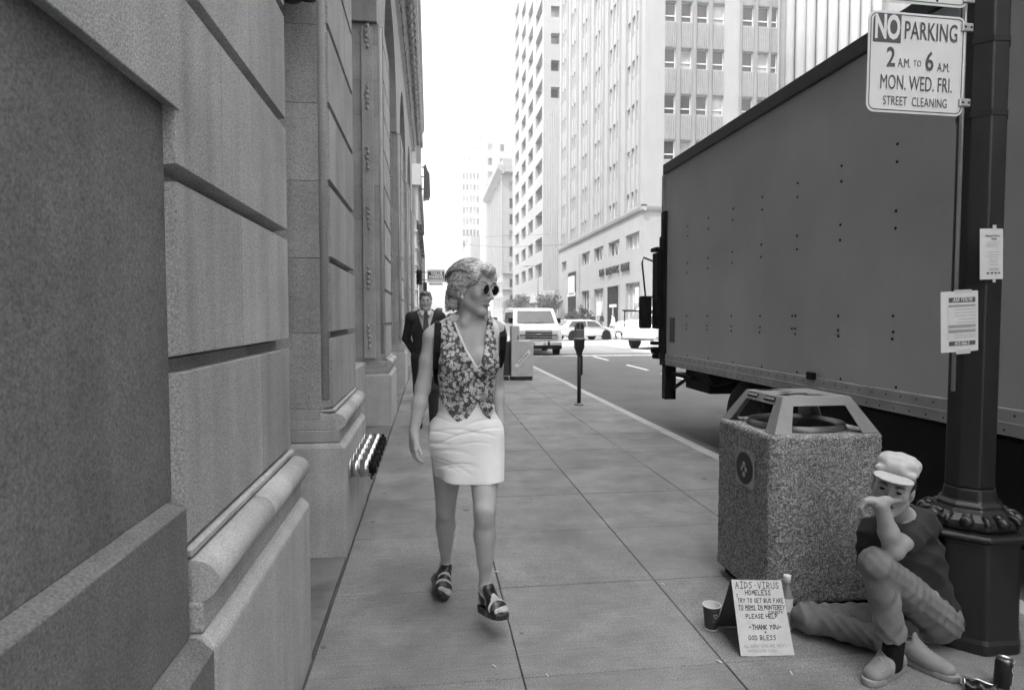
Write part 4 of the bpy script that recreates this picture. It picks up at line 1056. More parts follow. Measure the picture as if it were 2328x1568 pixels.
q = MB(); q.box(-.09, .09, -.075, .075, 1.14, 1.165); q.build('collar', M['steel'], pm, bevel=.005)
for sx in (-1, 1):
    q = MB(); q.prism([(sx * .036 + .026 * math.cos(R(20 * k)), 1.37 + .052 * math.sin(R(20 * k))) for k in range(18)], .0605, .0635, FW); q.build('window', M['glass_dark'], pm)
q = MB(); q.box(-.07, .07, -.066, -.0605, 1.295, 1.312); q.build('trim', M['steel'], pm)

# ================================================================ NEWSPAPER BOXES
def newsbox(label, x0, x1, y0, y1, h, m, top=True, text=None):
    c = Vector(((x0 + x1) / 2, (y0 + y1) / 2, 0)); e = empty('newspaper_box', c, label, 'newspaper box', 'newspaper boxes at the kerb')
    w, d = x1 - x0, y1 - y0
    q = MB(); q.box(-w / 2, w / 2, -d / 2, d / 2, .10, h); q.build('cabinet', m, e, bevel=.012)
    q = MB(); q.box(-w / 2 + .02, w / 2 - .02, -d / 2 + .03, d / 2 - .03, 0, .10); q.build('base', M['dark_metal'], e)
    q = MB(); q.box(-w / 2 - .006, w / 2 + .006, -d / 2 - .006, d / 2 + .006, .095, .115); q.build('base_trim', M['steel'], e)
    if top:
        q = MB(); q.box(-w * .48, -w * .10, -d * .3, d * .3, h, h + .36); q.build('coin_tower', m, e, bevel=.02)
        q = MB(); q.box(-w * .20, -w * .16, -d * .3 - .01, -d * .3, h + .02, h + .12); q.build('coin_slot', M['black'], e)
    if text:
        Mr = T(0, -d / 2 - .004, h * .56, ry=R(-47))
        q = MB(); q.obox(Mr, .50, .006, .115); q.build('label_strip', M['sign_white'], e)
        text_part(e, 'lettering', text, Mr @ Matrix.Translation((0, -.006, -.01)) @ FW, .085, M['sign_ink'], sx=.95, offset=.001)
        q = MB(); q.obox(Mr @ T(0, -.005, .047), .48, .002, .014); q.build('rule', M['sign_ink'], e)
    return e
M['news_grey'] = mat('news_grey', .40, .6, var=.1, scale=5, streak=.1)
newsbox('pale grey newspaper box with a slanted Real Estate strip', 1.92, 2.45, 15.0, 15.5, .95, M['news_grey'], True, 'Real Estate')
newsbox('dark narrow newspaper box just left of the pale one', 1.74, 1.885, 15.1, 15.6, .93, M['iron'], False)
newsbox('white topped dark newspaper box behind the pale one', 1.55, 1.95, 16.1, 16.6, 1.15, mat('news_dark', .06, .5), True)
# ================================================================ VEHICLES
M['car_silver'] = mat('car_silver', .42, .35, coat=.3, var=.05, scale=3)
M['car_white'] = mat('car_white', .60, .35, coat=.4, var=.05, scale=3)
M['car_glass'] = mat('car_glass', .035, .08, spec=.7, var=.4, scale=1.2)
M['lamp_glass'] = mat('lamp_glass', .6, .1, spec=.8)
def vehicle(name, label, cat, loc, rz, L_, Wd, prof, bodymat, belt, glass=(), wheels=(), wr=.33, group=None, tumble=.12):
    """vehicle heading local -Y (front at y = -L/2). prof: closed side profile (y, z), tapered above the belt line"""
    e = empty(name, (loc[0], loc[1], RZ), label, cat, group, rz)
    q = MB(); n = 7
    sec = []
    for t, inset in ((-1, .06), (-.96, .012), (-.7, 0), (.7, 0), (.96, .012), (1, .06)):
        ring = []
        for (y, z) in prof:
            k = max(0, (z - belt)) * tumble
            x = t * (Wd / 2 - k)
            cy = sum(p[0] for p in prof) / len(prof); cz = sum(p[1] for p in prof) / len(prof)
            ring.append((x, y + (cy - y) * inset * .5, z + (cz - z) * inset))
        sec.append(ring)
    q.rings(sec, True, True)
    q.build('body', bodymat, e, bevel=.03)
    for (wy) in wheels:
        for sx in (-1, 1):
            wheel(e, Vector((0, 0, 0)), (sx * (Wd / 2 - .11), wy, wr), wr, .22)
            a = MB(); a.prism([((wr + .07) * math.cos(R(20 * k)), (wr + .07) * math.sin(R(20 * k))) for k in range(18)], -.012, .004, T(sx * (Wd / 2 + (.004 if sx > 0 else -.004)), wy, wr + .02) @ Matrix.Rotation(R(90), 4, 'Y')); a.build('wheel_arch', M['black'], e)
    for nm, pts in glass:
        g = MB(); g.add(pts, [tuple(range(len(pts)))]); g.build(nm, M['car_glass'], e, fix=False)
    return e
def both(e, fn):
    for sx in (-1, 1): fn(sx)
def sidepoly(e, nm, pts, Wd, belt, m='car_glass', tumble=.12, proud=.006):
    for sx in (-1, 1):
        g = MB(); g.add([(sx * (Wd / 2 - max(0, z - belt) * tumble + proud), y, z) for y, z in pts], [tuple(range(len(pts))) if sx > 0 else tuple(reversed(range(len(pts))))]); g.build(nm, M[m], e, fix=False)
# ---- white van coming towards us
VW, VL = 2.0, 5.0
vprof = [(-2.46, .45), (-2.50, .62), (-2.48, 1.08), (-2.40, 1.18), (-1.78, 1.32), (-1.08, 1.93), (-.9, 2.02), (2.3, 2.05), (2.45, 1.9), (2.5, .45), (1.6, .38), (-1.6, .38)]
van = vehicle('van', 'white passenger van with a dark grille driving towards the camera', 'van', (4.55, 28.75), R(-1), VL, VW, vprof, M['car_white'], 1.25, wheels=(-1.62, 1.55), wr=.35)
q = MB(); q.add([(-.82, -1.745, 1.36), (.82, -1.745, 1.36), (.74, -1.145, 1.885), (-.74, -1.145, 1.885)], [(0, 1, 2, 3)]); q.v = [(x, y - .012, z + .012) for x, y, z in q.v]; q.build('windscreen', M['car_glass'], van, fix=False)
sidepoly(van, 'door_window', [(-1.42, 1.34), (-.55, 1.34), (-.55, 1.84), (-1.0, 1.84)], VW, 1.25)
sidepoly(van, 'side_window', [(-.45, 1.34), (.75, 1.34), (.75, 1.84), (-.45, 1.84)], VW, 1.25)
sidepoly(van, 'side_window', [(.85, 1.34), (2.2, 1.34), (2.15, 1.84), (.85, 1.84)], VW, 1.25)
q = MB(); q.box(-.80, .80, -2.535, -2.49, .70, 1.06); q.build('grille', M['black'], van)
for z in (.705, .80, .90, 1.0, 1.055):
    q = MB(); q.box(-.80, .80, -2.555, -2.536, z - .012, z + .012); q.build('grille_bar', M['chrome'], van)
q = MB(); q.box(-.10, .10, -2.575, -2.556, .885, .93); q.build('badge', M['chrome'], van, bevel=.015)
for sx in (-1, 1):
    q = MB(); q.box(sx * .70 - .13, sx * .70 + .13, -2.565, -2.537, .90, 1.06); q.build('headlight', M['lamp_glass'], van, bevel=.01)
    q = MB(); q.box(sx * .70 - .13, sx * .70 + .13, -2.563, -2.537, .72, .84); q.build('indicator', M['paper_grey'], van, bevel=.01)
    q = MB(); q.box(sx * 1.05 - .09, sx * 1.05 + .09, -1.42, -1.36, 1.36, 1.58); q.build('mirror', M['black'], van, bevel=.01)
    q = MB(); q.tube([(sx * .25 - .3, -1.79, 1.36), (sx * .25 + .12, -1.75, 1.41)], .010, 6); q.build('wiper', M['black'], van)
q = MB(); q.box(-.98, .98, -2.62, -2.50, .44, .60); q.build('bumper', M['chrome'], van, bevel=.02)
q = MB(); q.box(-.98, .98, -2.58, -2.48, .28, .44); q.build('valance', M['black'], van, bevel=.02)
q = MB(); q.box(-.17, .17, -2.632, -2.621, .45, .60); q.build('number_plate', M['sign_white'], van)
q = MB(); q.box(.38, .46, -2.635, -2.60, .38, .62); q.build('overrider', M['black'], van, bevel=.01)
# ---- light estate car turning behind the van
cprof = [(-2.25, .35), (-2.3, .62), (-2.2, .80), (-1.2, .92), (-.55, 1.36), (.0, 1.42), (1.5, 1.40), (2.15, .98), (2.28, .9), (2.3, .40), (1.5, .28), (-1.5, .28)]
def saloon(label, loc, rz, m, prof=cprof):
    e = vehicle('car', label, 'car', loc, rz, 4.6, 1.74, prof, m, .9, wheels=(-1.42, 1.38), wr=.31, tumble=.28)
    sidepoly(e, 'side_window', [(-1.02, .95), (.18, .95), (.18, 1.33), (-.52, 1.31)], 1.74, .9, tumble=.28)
    sidepoly(e, 'side_window', [(.26, .95), (1.75, .95), (1.40, 1.31), (.26, 1.33)], 1.74, .9, tumble=.28)
    q = MB(); q.add([(-.74, -1.21, .935), (.74, -1.21, .935), (.60, -.60, 1.36), (-.60, -.60, 1.36)], [(0, 1, 2, 3)]); q.v = [(x, y - .012, z + .012) for x, y, z in q.v]; q.build('windscreen', M['car_glass'], e, fix=False)
    q = MB(); q.add([(.70, 2.12, 1.02), (-.70, 2.12, 1.02), (-.60, 1.56, 1.38), (.60, 1.56, 1.38)], [(0, 1, 2, 3)]); q.v = [(x, y + .014, z + .014) for x, y, z in q.v]; q.build('rear_window', M['car_glass'], e, fix=False)
    for sx in (-1, 1):
        q = MB(); q.box(sx * .62 - .16, sx * .62 + .16, -2.315, -2.26, .58, .72); q.build('headlight', M['lamp_glass'], e)
        q = MB(); q.box(sx * .66 - .14, sx * .66 + .14, 2.28, 2.315, .68, .82); q.build('tail_light', M['paper_grey'], e)
    q = MB(); q.box(-.88, .88, -2.36, -2.25, .36, .52); q.build('bumper', M['chrome'], e, bevel=.02)
    q = MB(); q.box(-.88, .88, 2.25, 2.36, .38, .54); q.build('bumper', M['chrome'], e, bevel=.02)
    return e
saloon('silver car crossing between the white van and the bank', (10.5, 43.2), R(112), M['car_silver'])
saloon('small white car farther back, left of the white van', (4.1, 52), R(0), M['car_white'])
saloon('pale car waiting far down the street behind the woman', (1.9 + 2.4, 84), R(0), M['car_silver'])
# ---- white pickup crossing, half hidden by the box truck
pprof = [(-2.6, .5), (-2.65, .8), (-2.5, 1.05), (-1.3, 1.12), (-.75, 1.72), (.35, 1.76), (.5, 1.12), (2.6, 1.12), (2.65, .55), (1.7, .45), (-1.7, .45)]
pk = vehicle('pickup', 'white pickup with a load rack crossing beside the box truck', 'pickup', (12.35, 32.2), R(128), 5.3, 1.95, pprof, M['car_white'], 1.1, wheels=(-1.7, 1.55), wr=.40)
sidepoly(pk, 'side_window', [(-1.15, 1.16), (.25, 1.16), (.22, 1.66), (-.72, 1.66)], 1.95, 1.1)
q = MB(); q.add([(.75, .47, 1.22), (-.75, .47, 1.22), (-.68, .37, 1.66), (.68, .37, 1.66)], [(0, 1, 2, 3)]); q.v = [(x, y + .012, z) for x, y, z in q.v]; q.build('rear_window', M['car_glass'], pk, fix=False)
for y in (.65, 2.5):
    q = MB()
    for sx in (-1, 1): q.tube([(sx * .9, y, 1.12), (sx * .9, y, 1.92)], .03, 8)
    q.tube([(-.95, y, 1.92), (.95, y, 1.92)], .03, 8); q.build('rack_hoop', M['black'], pk)
for sx in (-1, 1):
    q = MB(); q.tube([(sx * .9, .2, 1.96), (sx * .9, 2.7, 1.96)], .03, 8); q.build('rack_rail', M['black'], pk)
q = MB(); q.box(-.98, .98, -2.4, 2.5, .58, .62); q.build('side_trim', M['black'], pk)
q = MB(); q.lathe([(.05, 0), (.045, .01)], 12, T(.978, 1.9, .95) @ Matrix.Rotation(R(90), 4, 'Y')); q.build('fuel_cap', M['black'], pk)
q = MB(); q.box(-.95, .95, 2.66, 2.76, .45, .6); q.build('bumper', M['chrome'], pk, bevel=.02)
# ---- white delivery truck by the bank
dprof = [(-2.7, .5), (-2.72, 1.0), (-2.5, 1.25), (-1.5, 1.38), (-1.1, 2.15), (-.9, 2.3), (2.7, 2.35), (2.7, .5), (1.7, .45), (-1.8, .45)]
dt = vehicle('delivery_truck', 'white delivery truck facing left in front of the bank windows', 'truck', (16.2, 44.6), R(-90), 5.4, 2.0, dprof, M['car_white'], 1.3, wheels=(-1.75, 1.6), wr=.42)
sidepoly(dt, 'side_window', [(-1.35, 1.45), (-.3, 1.45), (-.3, 2.05), (-1.05, 2.05)], 2.0, 1.3)
q = MB(); q.add([(-.85, -1.49, 1.42), (.85, -1.49, 1.42), (.78, -1.13, 2.10), (-.78, -1.13, 2.10)], [(0, 1, 2, 3)]); q.v = [(x, y - .014, z + .01) for x, y, z in q.v]; q.build('windscreen', M['car_glass'], dt, fix=False)
q = MB(); q.box(-.9, .9, -2.80, -2.70, .45, .62); q.build('bumper', M['chrome'], dt, bevel=.02)
# ---- distant white lorry
bx = empty('lorry', (5.4, 66, RZ), 'distant white lorry with a small dark emblem, left of the van', 'truck')
q = MB(); q.box(-1.15, 1.15, .3, 6.0, .8, 3.3); q.build('box', M['car_white'], bx, bevel=.04)
q = MB(); q.rings([[(x, y, z) for y, z in ((.25, .5), (.25, 2.3), (-.5, 2.3), (-1.0, 1.4), (-1.6, 1.2), (-1.65, .5))] for x in (-1, 1)], smooth=False); q.build('cab', M['car_white'], bx, bevel=.05)
q = MB(); q.add([(-.85, -.53, 2.24), (.85, -.53, 2.24), (.9, -.99, 1.44), (-.9, -.99, 1.44)], [(3, 2, 1, 0)]); q.v = [(x, y - .02, z + .01) for x, y, z in q.v]; q.build('windscreen', M['car_glass'], bx, fix=False)
q = MB(); q.box(-.5, .5, .285, .299, 2.75, 3.0); q.build('emblem', M['sign_ink'], bx)
for y in (-1.0, 4.6):
    for sx in (-1, 1): wheel(bx, Vector((0, 0, 0)), (sx * .95, y, .42), .42, .25)

# ================================================================ TREES AND SHRUBS ACROSS THE ROAD
M['leaf'] = mat('leaf', .05, .6, var=.35, scale=1.5, perobj=.2); M['bark'] = mat('bark', .06, .9, var=.3, scale=8)
def foliage(e, c, r, n, size, seed, name='crown'):
    rg = np.random.RandomState(seed)
    cl = rg.normal(size=(26, 3)); cl /= np.linalg.norm(cl, axis=1)[:, None]; cl *= rg.uniform(.35, .95, (26, 1)) * np.array(r)
    idx = rg.randint(0, 26, n)
    p = cl[idx] + rg.normal(size=(n, 3)) * np.array(r) * .20
    q = MB(); fs = []
    V = []
    for i in range(n):
        a, b = rg.normal(size=3), rg.normal(size=3); a /= np.linalg.norm(a); b -= a * a.dot(b); b /= np.linalg.norm(b)
        s_ = size * rg.uniform(.6, 1.3); o_ = p[i] + np.array(c)
        k = len(V); V += [tuple(o_ - a * s_), tuple(o_ + b * s_ * .45), tuple(o_ + a * s_), tuple(o_ - b * s_ * .45)]; fs.append((k, k + 1, k + 2, k + 3))
    q.add(V, fs); return q.build(name, M['leaf'], e, fix=False)
def tree(label, loc, h, r, seed, name='street_tree'):
    e = empty(name, (loc[0], loc[1], 0), label, 'tree', 'street trees across the road'); rg = random.Random(seed)
    q = MB(); q.tube([(0, 0, 0), (.05, 0, h * .3), (.0, .05, h * .6)], [.11, .09, .05], 8)
    for k in range(5):
        a = rg.uniform(0, 6.28); q.tube([(0, .02, h * .45), (.5 * r[0] * math.cos(a), .5 * r[1] * math.sin(a), h * .72)], [.05, .02], 6)
    q.build('trunk', M['bark'], e); foliage(e, (0, 0, h - r[2] * .9), r, 1500, .17, seed); return e
tree('dark leafy street tree behind the roof of the white van', (15.4, 103), 4.9, (2.4, 2.4, 1.3), 1)
tree('dark street tree between the van and the bank entrance', (15.4, 82), 4.3, (1.7, 2.4, 1.2), 2)
tree('dark street tree farthest along the opposite pavement', (15.4, 118), 4.6, (2.0, 2.4, 1.4), 3)
def shrub(label, loc, h, r, seed):
    e = empty('potted_shrub', (loc[0], loc[1], 0), label, 'shrub', 'potted shrubs by the bank')
    q = MB(); q.lathe([(.32, 0), (.40, .55), (.43, .6), (.36, .6)], 16); q.build('pot', M['spandrel'], e)
    q = MB(); q.tube([(0, 0, .5), (.03, 0, h * .6)], [.05, .03], 6); q.build('stem', M['bark'], e)
    foliage(e, (0, 0, .6 + (h - .6) / 2), (r, r, (h - .6) / 2), 700, .14, seed); return e
shrub('bushy potted shrub by the bank wall, nearer the van', (16.1, 71.5), 2.2, .8, 4)
shrub('taller potted shrub by the bank wall, right of the bushy one', (16.1, 65.5), 2.6, .85, 5)
# canopy over the pavement
cpy = empty('canopy', (16.2, 92, 0), 'pale box canopy over the opposite pavement above the van roof', 'canopy')
q = MB(); q.rings([[(x, y, z) for x, y in ((-.9, -5.5), (1.0, -5.5), (1.0, 6), (-.9, 6))] for z in (3.5,)] + [[(x, y, 5.0) for x, y in ((-.6, -5.1), (1.0, -5.1), (1.0, 5.6), (-.6, 5.6))]], smooth=False); q.build('hood', M['pale_stone'], cpy)
q = MB(); q.box(-.88, .9, -5.45, 5.9, 3.25, 3.49); q.build('fascia', M['iron'], cpy)
for y in (-5.2, 5.6):
    q = MB(); q.tube([(-.8, y, 0), (-.8, y, 3.26)], .06, 8); q.build('post', M['iron'], cpy)

# ================================================================ SIGNALS, HANGING SIGNS, LAMPS
def signal(label, x, y, ztop, pole_x):
    e = empty('traffic_signal', (pole_x, y, 0), label, 'traffic signal', 'traffic signals at the crossing')
    q = MB(); q.lathe([(.09, 0), (.07, .1), (.06, ztop)], 12); q.build('pole', M['iron'], e)
    dx = x - pole_x
    q = MB(); q.box(dx - .13, dx + .13, -.02, .14, ztop - .68, ztop); q.build('housing', M['black'], e, bevel=.03)
    q = MB(); q.tube([(0, .05, ztop - .1), (dx, .05, ztop - .1)], .03, 8); q.build('arm', M['iron'], e)
    for k in range(3):
        q = MB(); q.rings([[(dx + .10 * math.cos(R(a)), y_, ztop - .12 - .22 * k + .10 * math.sin(R(a))) for a in range(-30, 211, 20)] for y_ in (-.02, -.22)], True, False, False); q.build('visor', M['black'], e, fix=False)
        q = MB(); q.lathe([(.09, 0), (.03, .03)], 12, T(dx, -.02, ztop - .12 - .22 * k) @ Matrix.Rotation(R(90), 4, 'X')); q.build('lens', M['glass_dark'], e)
    return e
signal('upper traffic signal close to the building edge, above the suited man', -.50, 30, 3.68, -.85)
signal('lower traffic signal just left of the suited man', -.33, 44, 3.85, -.75)
bs_ = empty('blade_sign', (.60, 60, 0), 'white hanging sign with a black panel above the suited man', 'sign')
q = MB(); q.box(-.86, .82, -.12, .12, 4.68, 5.87); q.build('box', M['white_frame'], bs_, bevel=.03)
q = MB(); q.box(-.77, .70, -.135, -.121, 4.98, 5.66); q.build('panel', M['black'], bs_)
text_part(bs_, 'lettering', 'VALUE', Matrix.Translation((.03, -.14, 5.48)) @ FW, .42, M['sign_white'], sx=.85, offset=.012)
text_part(bs_, 'lettering', 'PARKING', Matrix.Translation((-.03, -.14, 5.16)) @ FW, .38, M['sign_white'], sx=.82, offset=.012)
q = MB(); q.box(-.70, .60, -.08, .08, 4.42, 4.62); q.build('lower_strip', M['paper_grey'], bs_)
q = MB(); q.tube([(-1.5, 0, 5.6), (-.86, 0, 5.6)], .04, 8); q.tube([(-1.5, 0, 4.9), (-.86, 0, 4.9)], .04, 8); q.tube([(-.5, 0, 4.68), (-.5, 0, 4.6)], .02, 6); q.tube([(.4, 0, 4.68), (.4, 0, 4.6)], .02, 6); q.build('bracket', M['iron'], bs_)
# dark projecting fixture high on the far building
pf = empty('projecting_sign', (-.35, 48, 0), 'dark narrow sign projecting high from the building edge against the sky', 'sign')
q = MB(); q.rings([[(x + .14, y, z) for x, z in ((-.25, 10.1), (.20, 10.2), (.28, 10.5), (.24, 12.0), (.10, 12.2), (-.05, 12.7), (-.22, 12.5), (-.2, 11.6))] for y in (-.5, .5)], smooth=False); q.build('sign_box', M['iron'], pf, bevel=.03)
for z in (10.9, 11.8, 12.5):
    q = MB(); q.tube([(-.60, 0, z + .15), (-.05, 0, z)], .05, 6); q.build('bracket', M['iron'], pf)
def lamp_far(label, x, y, h):
    e = empty('street_lamp', (x, y, 0), label, 'street lamp', 'street lamps across the road')
    q = MB(); q.lathe([(.14, 0), (.09, .6), (.06, h)], 10); q.build('pole', M['iron'], e)
    q = MB(); q.tube([(0, 0, h), (-.6, 0, h + .3), (-1.6, 0, h + .35)], .04, 6); q.build('arm', M['iron'], e)
    q = MB(); q.ell((-1.7, 0, h + .3), (.4, .15, .12), 10, 6); q.build('lantern', M['pale_stone'], e); return e
lamp_far('thin street lamp standing between the bank and the punched window tower', 15.0, 88, 8.2)
lamp_far('thin street lamp far down the opposite pavement', 15.0, 175, 8.2)
# overhead trolley wires
for i, (z, lb_) in enumerate(((9.6, 'thin overhead wire spanning the far street, lower'), (13.2, 'thin overhead wire spanning the far street, higher'))):
    q = MB(); q.tube([(-1.0, 70 + 20 * i, z), (8, 70 + 20 * i, z - .5), (17.0, 70 + 20 * i, z)], .018, 5); o = q.build('overhead_wire', M['iron']); tag(o, lb_, 'wire')
# ================================================================ FIGURES: bodies grown as smooth distance fields, one continuous mesh each
def V3(*a): return np.array(a, dtype=np.float64)
_yaw, _pit, _f = R(7.34), R(2.62), 1443.0
_fw = V3(math.sin(_yaw) * math.cos(_pit), math.cos(_yaw) * math.cos(_pit), -math.sin(_pit)); _rt = V3(math.cos(_yaw), -math.sin(_yaw), 0); _up = np.cross(_rt, _fw)
def at(px, py, Y):
    """point of the photograph (2328 px wide) on the upright plane at distance Y"""
    d = _fw * _f + _rt * (px - 1164) - _up * (py - 784)
    return V3(0, 0, CAM_H) + d * (Y / d[1])
def unit(v): v = np.asarray(v, float); return v / np.linalg.norm(v)
class Field:
    def __init__(s, lo, hi, h):
        s.lo = np.array(lo, float); s.h = h; s.n = np.ceil((np.array(hi) - s.lo) / h).astype(int) + 1
        s.ax = [s.lo[i] + h * np.arange(s.n[i]) for i in range(3)]
        s.D = np.full(s.n, 1.0, np.float32)
    def block(s, lo, hi):
        a = np.clip(np.floor((np.array(lo) - s.lo) / s.h).astype(int), 0, s.n); b = np.clip(np.ceil((np.array(hi) - s.lo) / s.h).astype(int) + 1, 0, s.n)
        if (b <= a).any(): return None
        sl = tuple(slice(a[i], b[i]) for i in range(3))
        X = s.ax[0][sl[0]][:, None, None]; Y = s.ax[1][sl[1]][None, :, None]; Z = s.ax[2][sl[2]][None, None, :]
        return sl, X, Y, Z
    def merge(s, sl, d, k, op):
        a = s.D[sl]
        if op == 'u':
            if k <= 0: s.D[sl] = np.minimum(a, d)
            else:
                h = np.clip(.5 + .5 * (d - a) / k, 0, 1); s.D[sl] = d * (1 - h) + a * h - k * h * (1 - h)
        else:
            d = -d
            if k <= 0: s.D[sl] = np.maximum(a, d)
            else:
                h = np.clip(.5 - .5 * (d - a) / k, 0, 1); s.D[sl] = d * (1 - h) + a * h + k * h * (1 - h)
    def cone(s, a, b, ra, rb, k=.02, op='u', ax=None, sc=1.0):
        a = np.asarray(a, float); b = np.asarray(b, float); m = max(ra, rb) * max(1, sc) + k + 3 * s.h
        B = s.block(np.minimum(a, b) - m, np.maximum(a, b) + m)
        if B is None: return s
        sl, X, Y, Z = B; ab = b - a; L2 = max(ab.dot(ab), 1e-9)
        t = np.clip(((X - a[0]) * ab[0] + (Y - a[1]) * ab[1] + (Z - a[2]) * ab[2]) / L2, 0, 1)
        dx = X - a[0] - t * ab[0]; dy = Y - a[1] - t * ab[1]; dz = Z - a[2] - t * ab[2]
        q = dx * dx + dy * dy + dz * dz
        if ax is not None:
            dn = dx * ax[0] + dy * ax[1] + dz * ax[2]; q = q + dn * dn * (1 / sc ** 2 - 1)
        d = np.sqrt(np.maximum(q, 0)) - (ra + (rb - ra) * t)
        s.merge(sl, (d * min(1, sc)).astype(np.float32), k, op); return s
    def chain(s, pts, rad, k=.015, **kw):
        for i in range(len(pts) - 1): s.cone(pts[i], pts[i + 1], rad[i], rad[i + 1], k, **kw)
        return s
    def ell(s, c, r, k=.02, Rm=None, op='u'):
        c = np.asarray(c, float); r = np.asarray(r, float); m = r.max() + k + 3 * s.h
        B = s.block(c - m, c + m)
        if B is None: return s
        sl, X, Y, Z = B; x, y, z = X - c[0], Y - c[1], Z - c[2]
        if Rm is not None:
            Rm = np.asarray(Rm); x, y, z = (Rm[0, 0] * x + Rm[1, 0] * y + Rm[2, 0] * z, Rm[0, 1] * x + Rm[1, 1] * y + Rm[2, 1] * z, Rm[0, 2] * x + Rm[1, 2] * y + Rm[2, 2] * z)
        k0 = np.sqrt((x / r[0]) ** 2 + (y / r[1]) ** 2 + (z / r[2]) ** 2); k1 = np.sqrt((x / r[0] ** 2) ** 2 + (y / r[1] ** 2) ** 2 + (z / r[2] ** 2) ** 2)
        d = k0 * (k0 - 1) / np.maximum(k1, 1e-6)
        s.merge(sl, d.astype(np.float32), k, op); return s
    def box(s, c, half, Rm, rnd, k=.01, op='u'):
        c = np.asarray(c, float); half = np.asarray(half, float); m = np.linalg.norm(half) + k + 3 * s.h
        B = s.block(c - m, c + m)
        if B is None: return s
        sl, X, Y, Z = B; x, y, z = X - c[0], Y - c[1], Z - c[2]
        x, y, z = (Rm[0, 0] * x + Rm[1, 0] * y + Rm[2, 0] * z, Rm[0, 1] * x + Rm[1, 1] * y + Rm[2, 1] * z, Rm[0, 2] * x + Rm[1, 2] * y + Rm[2, 2] * z)
        qx, qy, qz = np.abs(x) - half[0] + rnd, np.abs(y) - half[1] + rnd, np.abs(z) - half[2] + rnd
        d = np.sqrt(np.maximum(qx, 0) ** 2 + np.maximum(qy, 0) ** 2 + np.maximum(qz, 0) ** 2) + np.minimum(np.maximum(qx, np.maximum(qy, qz)), 0) - rnd
        s.merge(sl, d.astype(np.float32), k, op); return s
    def cut(s, fn, keep=True):
        """intersect with fn(X,Y,Z) <= 0 (keep) over the whole grid"""
        X = s.ax[0][:, None, None]; Y = s.ax[1][None, :, None]; Z = s.ax[2][None, None, :]
        g = fn(X, Y, Z); s.D = np.maximum(s.D, (g if keep else -g).astype(np.float32)); return s
    def warp(s, fn):
        X = s.ax[0][:, None, None]; Y = s.ax[1][None, :, None]; Z = s.ax[2][None, None, :]
        s.D = (s.D + fn(X, Y, Z)).astype(np.float32); return s
    def mesh(s, name, mats, parent, org, relax=1):
        D = s.D; D = np.pad(D, 1, constant_values=1.0); lo = s.lo - s.h
        ins = D < 0
        c = np.zeros(np.array(D.shape) - 1, np.int8)
        for i in (0, 1):
            for j in (0, 1):
                for k in (0, 1): c += ins[i:D.shape[0] - 1 + i, j:D.shape[1] - 1 + j, k:D.shape[2] - 1 + k]
        act = (c > 0) & (c < 8); idx = np.argwhere(act)
        vid = np.full(act.shape, -1, np.int64); vid[act] = np.arange(len(idx))
        P = np.zeros((len(idx), 3)); W = np.zeros(len(idx))
        corners = [(i, j, k) for i in (0, 1) for j in (0, 1) for k in (0, 1)]
        val = {q: D[idx[:, 0] + q[0], idx[:, 1] + q[1], idx[:, 2] + q[2]].astype(float) for q in corners}
        for q in corners:
            for a in range(3):
                if q[a] == 0:
                    r_ = list(q); r_[a] = 1; r_ = tuple(r_); v0, v1 = val[q], val[r_]; m = (v0 < 0) != (v1 < 0)
                    t = v0[m] / (v0[m] - v1[m]); pt = np.tile(np.array(q, float), (m.sum(), 1)); pt[:, a] = t
                    P[m] += pt; W[m] += 1
        P = (P / W[:, None] + idx) * s.h + lo
        faces = []
        for a in range(3):
            b, cc = (a + 1) % 3, (a + 2) % 3
            sl0 = [slice(None)] * 3; sl1 = [slice(None)] * 3; sl0[a] = slice(0, -1); sl1[a] = slice(1, None)
            d0, d1 = ins[tuple(sl0)], ins[tuple(sl1)]; e = np.argwhere(d0 != d1)
            e = e[(e[:, b] > 0) & (e[:, cc] > 0) & (e[:, b] < D.shape[b] - 1) & (e[:, cc] < D.shape[cc] - 1)]
            fl = d0[e[:, 0], e[:, 1], e[:, 2]]
            o = lambda db, dc: vid[tuple((e[:, i] - (db if i == b else 0) - (dc if i == cc else 0)) for i in range(3))]
            q = np.stack([o(0, 0), o(1, 0), o(1, 1), o(0, 1)], 1); q[~fl] = q[~fl][:, ::-1]; faces.append(q)
        Fc = np.concatenate(faces); Fc = Fc[(Fc >= 0).all(1)]
        for _ in range(relax):
            S = np.zeros_like(P); N_ = np.zeros(len(P))
            for i in range(4):
                u, v = Fc[:, i], Fc[:, (i + 1) % 4]
                for ax_ in range(3): S[:, ax_] += np.bincount(u, P[v, ax_], len(P)) + np.bincount(v, P[u, ax_], len(P))
                N_ += np.bincount(u, minlength=len(P)) + np.bincount(v, minlength=len(P))
            P = P * .5 + S / np.maximum(N_, 1)[:, None] * .5
        P = P - np.array(org)
        me = bpy.data.meshes.new(name); me.vertices.add(len(P)); me.vertices.foreach_set('co', P.astype(np.float32).ravel())
        me.loops.add(len(Fc) * 4); me.loops.foreach_set('vertex_index', Fc.astype(np.int32).ravel())
        me.polygons.add(len(Fc)); me.polygons.foreach_set('loop_start', np.arange(0, len(Fc) * 4, 4, dtype=np.int32))
        me.polygons.foreach_set('use_smooth', np.ones(len(Fc), bool)); me.update(calc_edges=True); me.validate()
        me.materials.append(mats)
        ob = bpy.data.objects.new(name, me); link(ob, parent); return ob
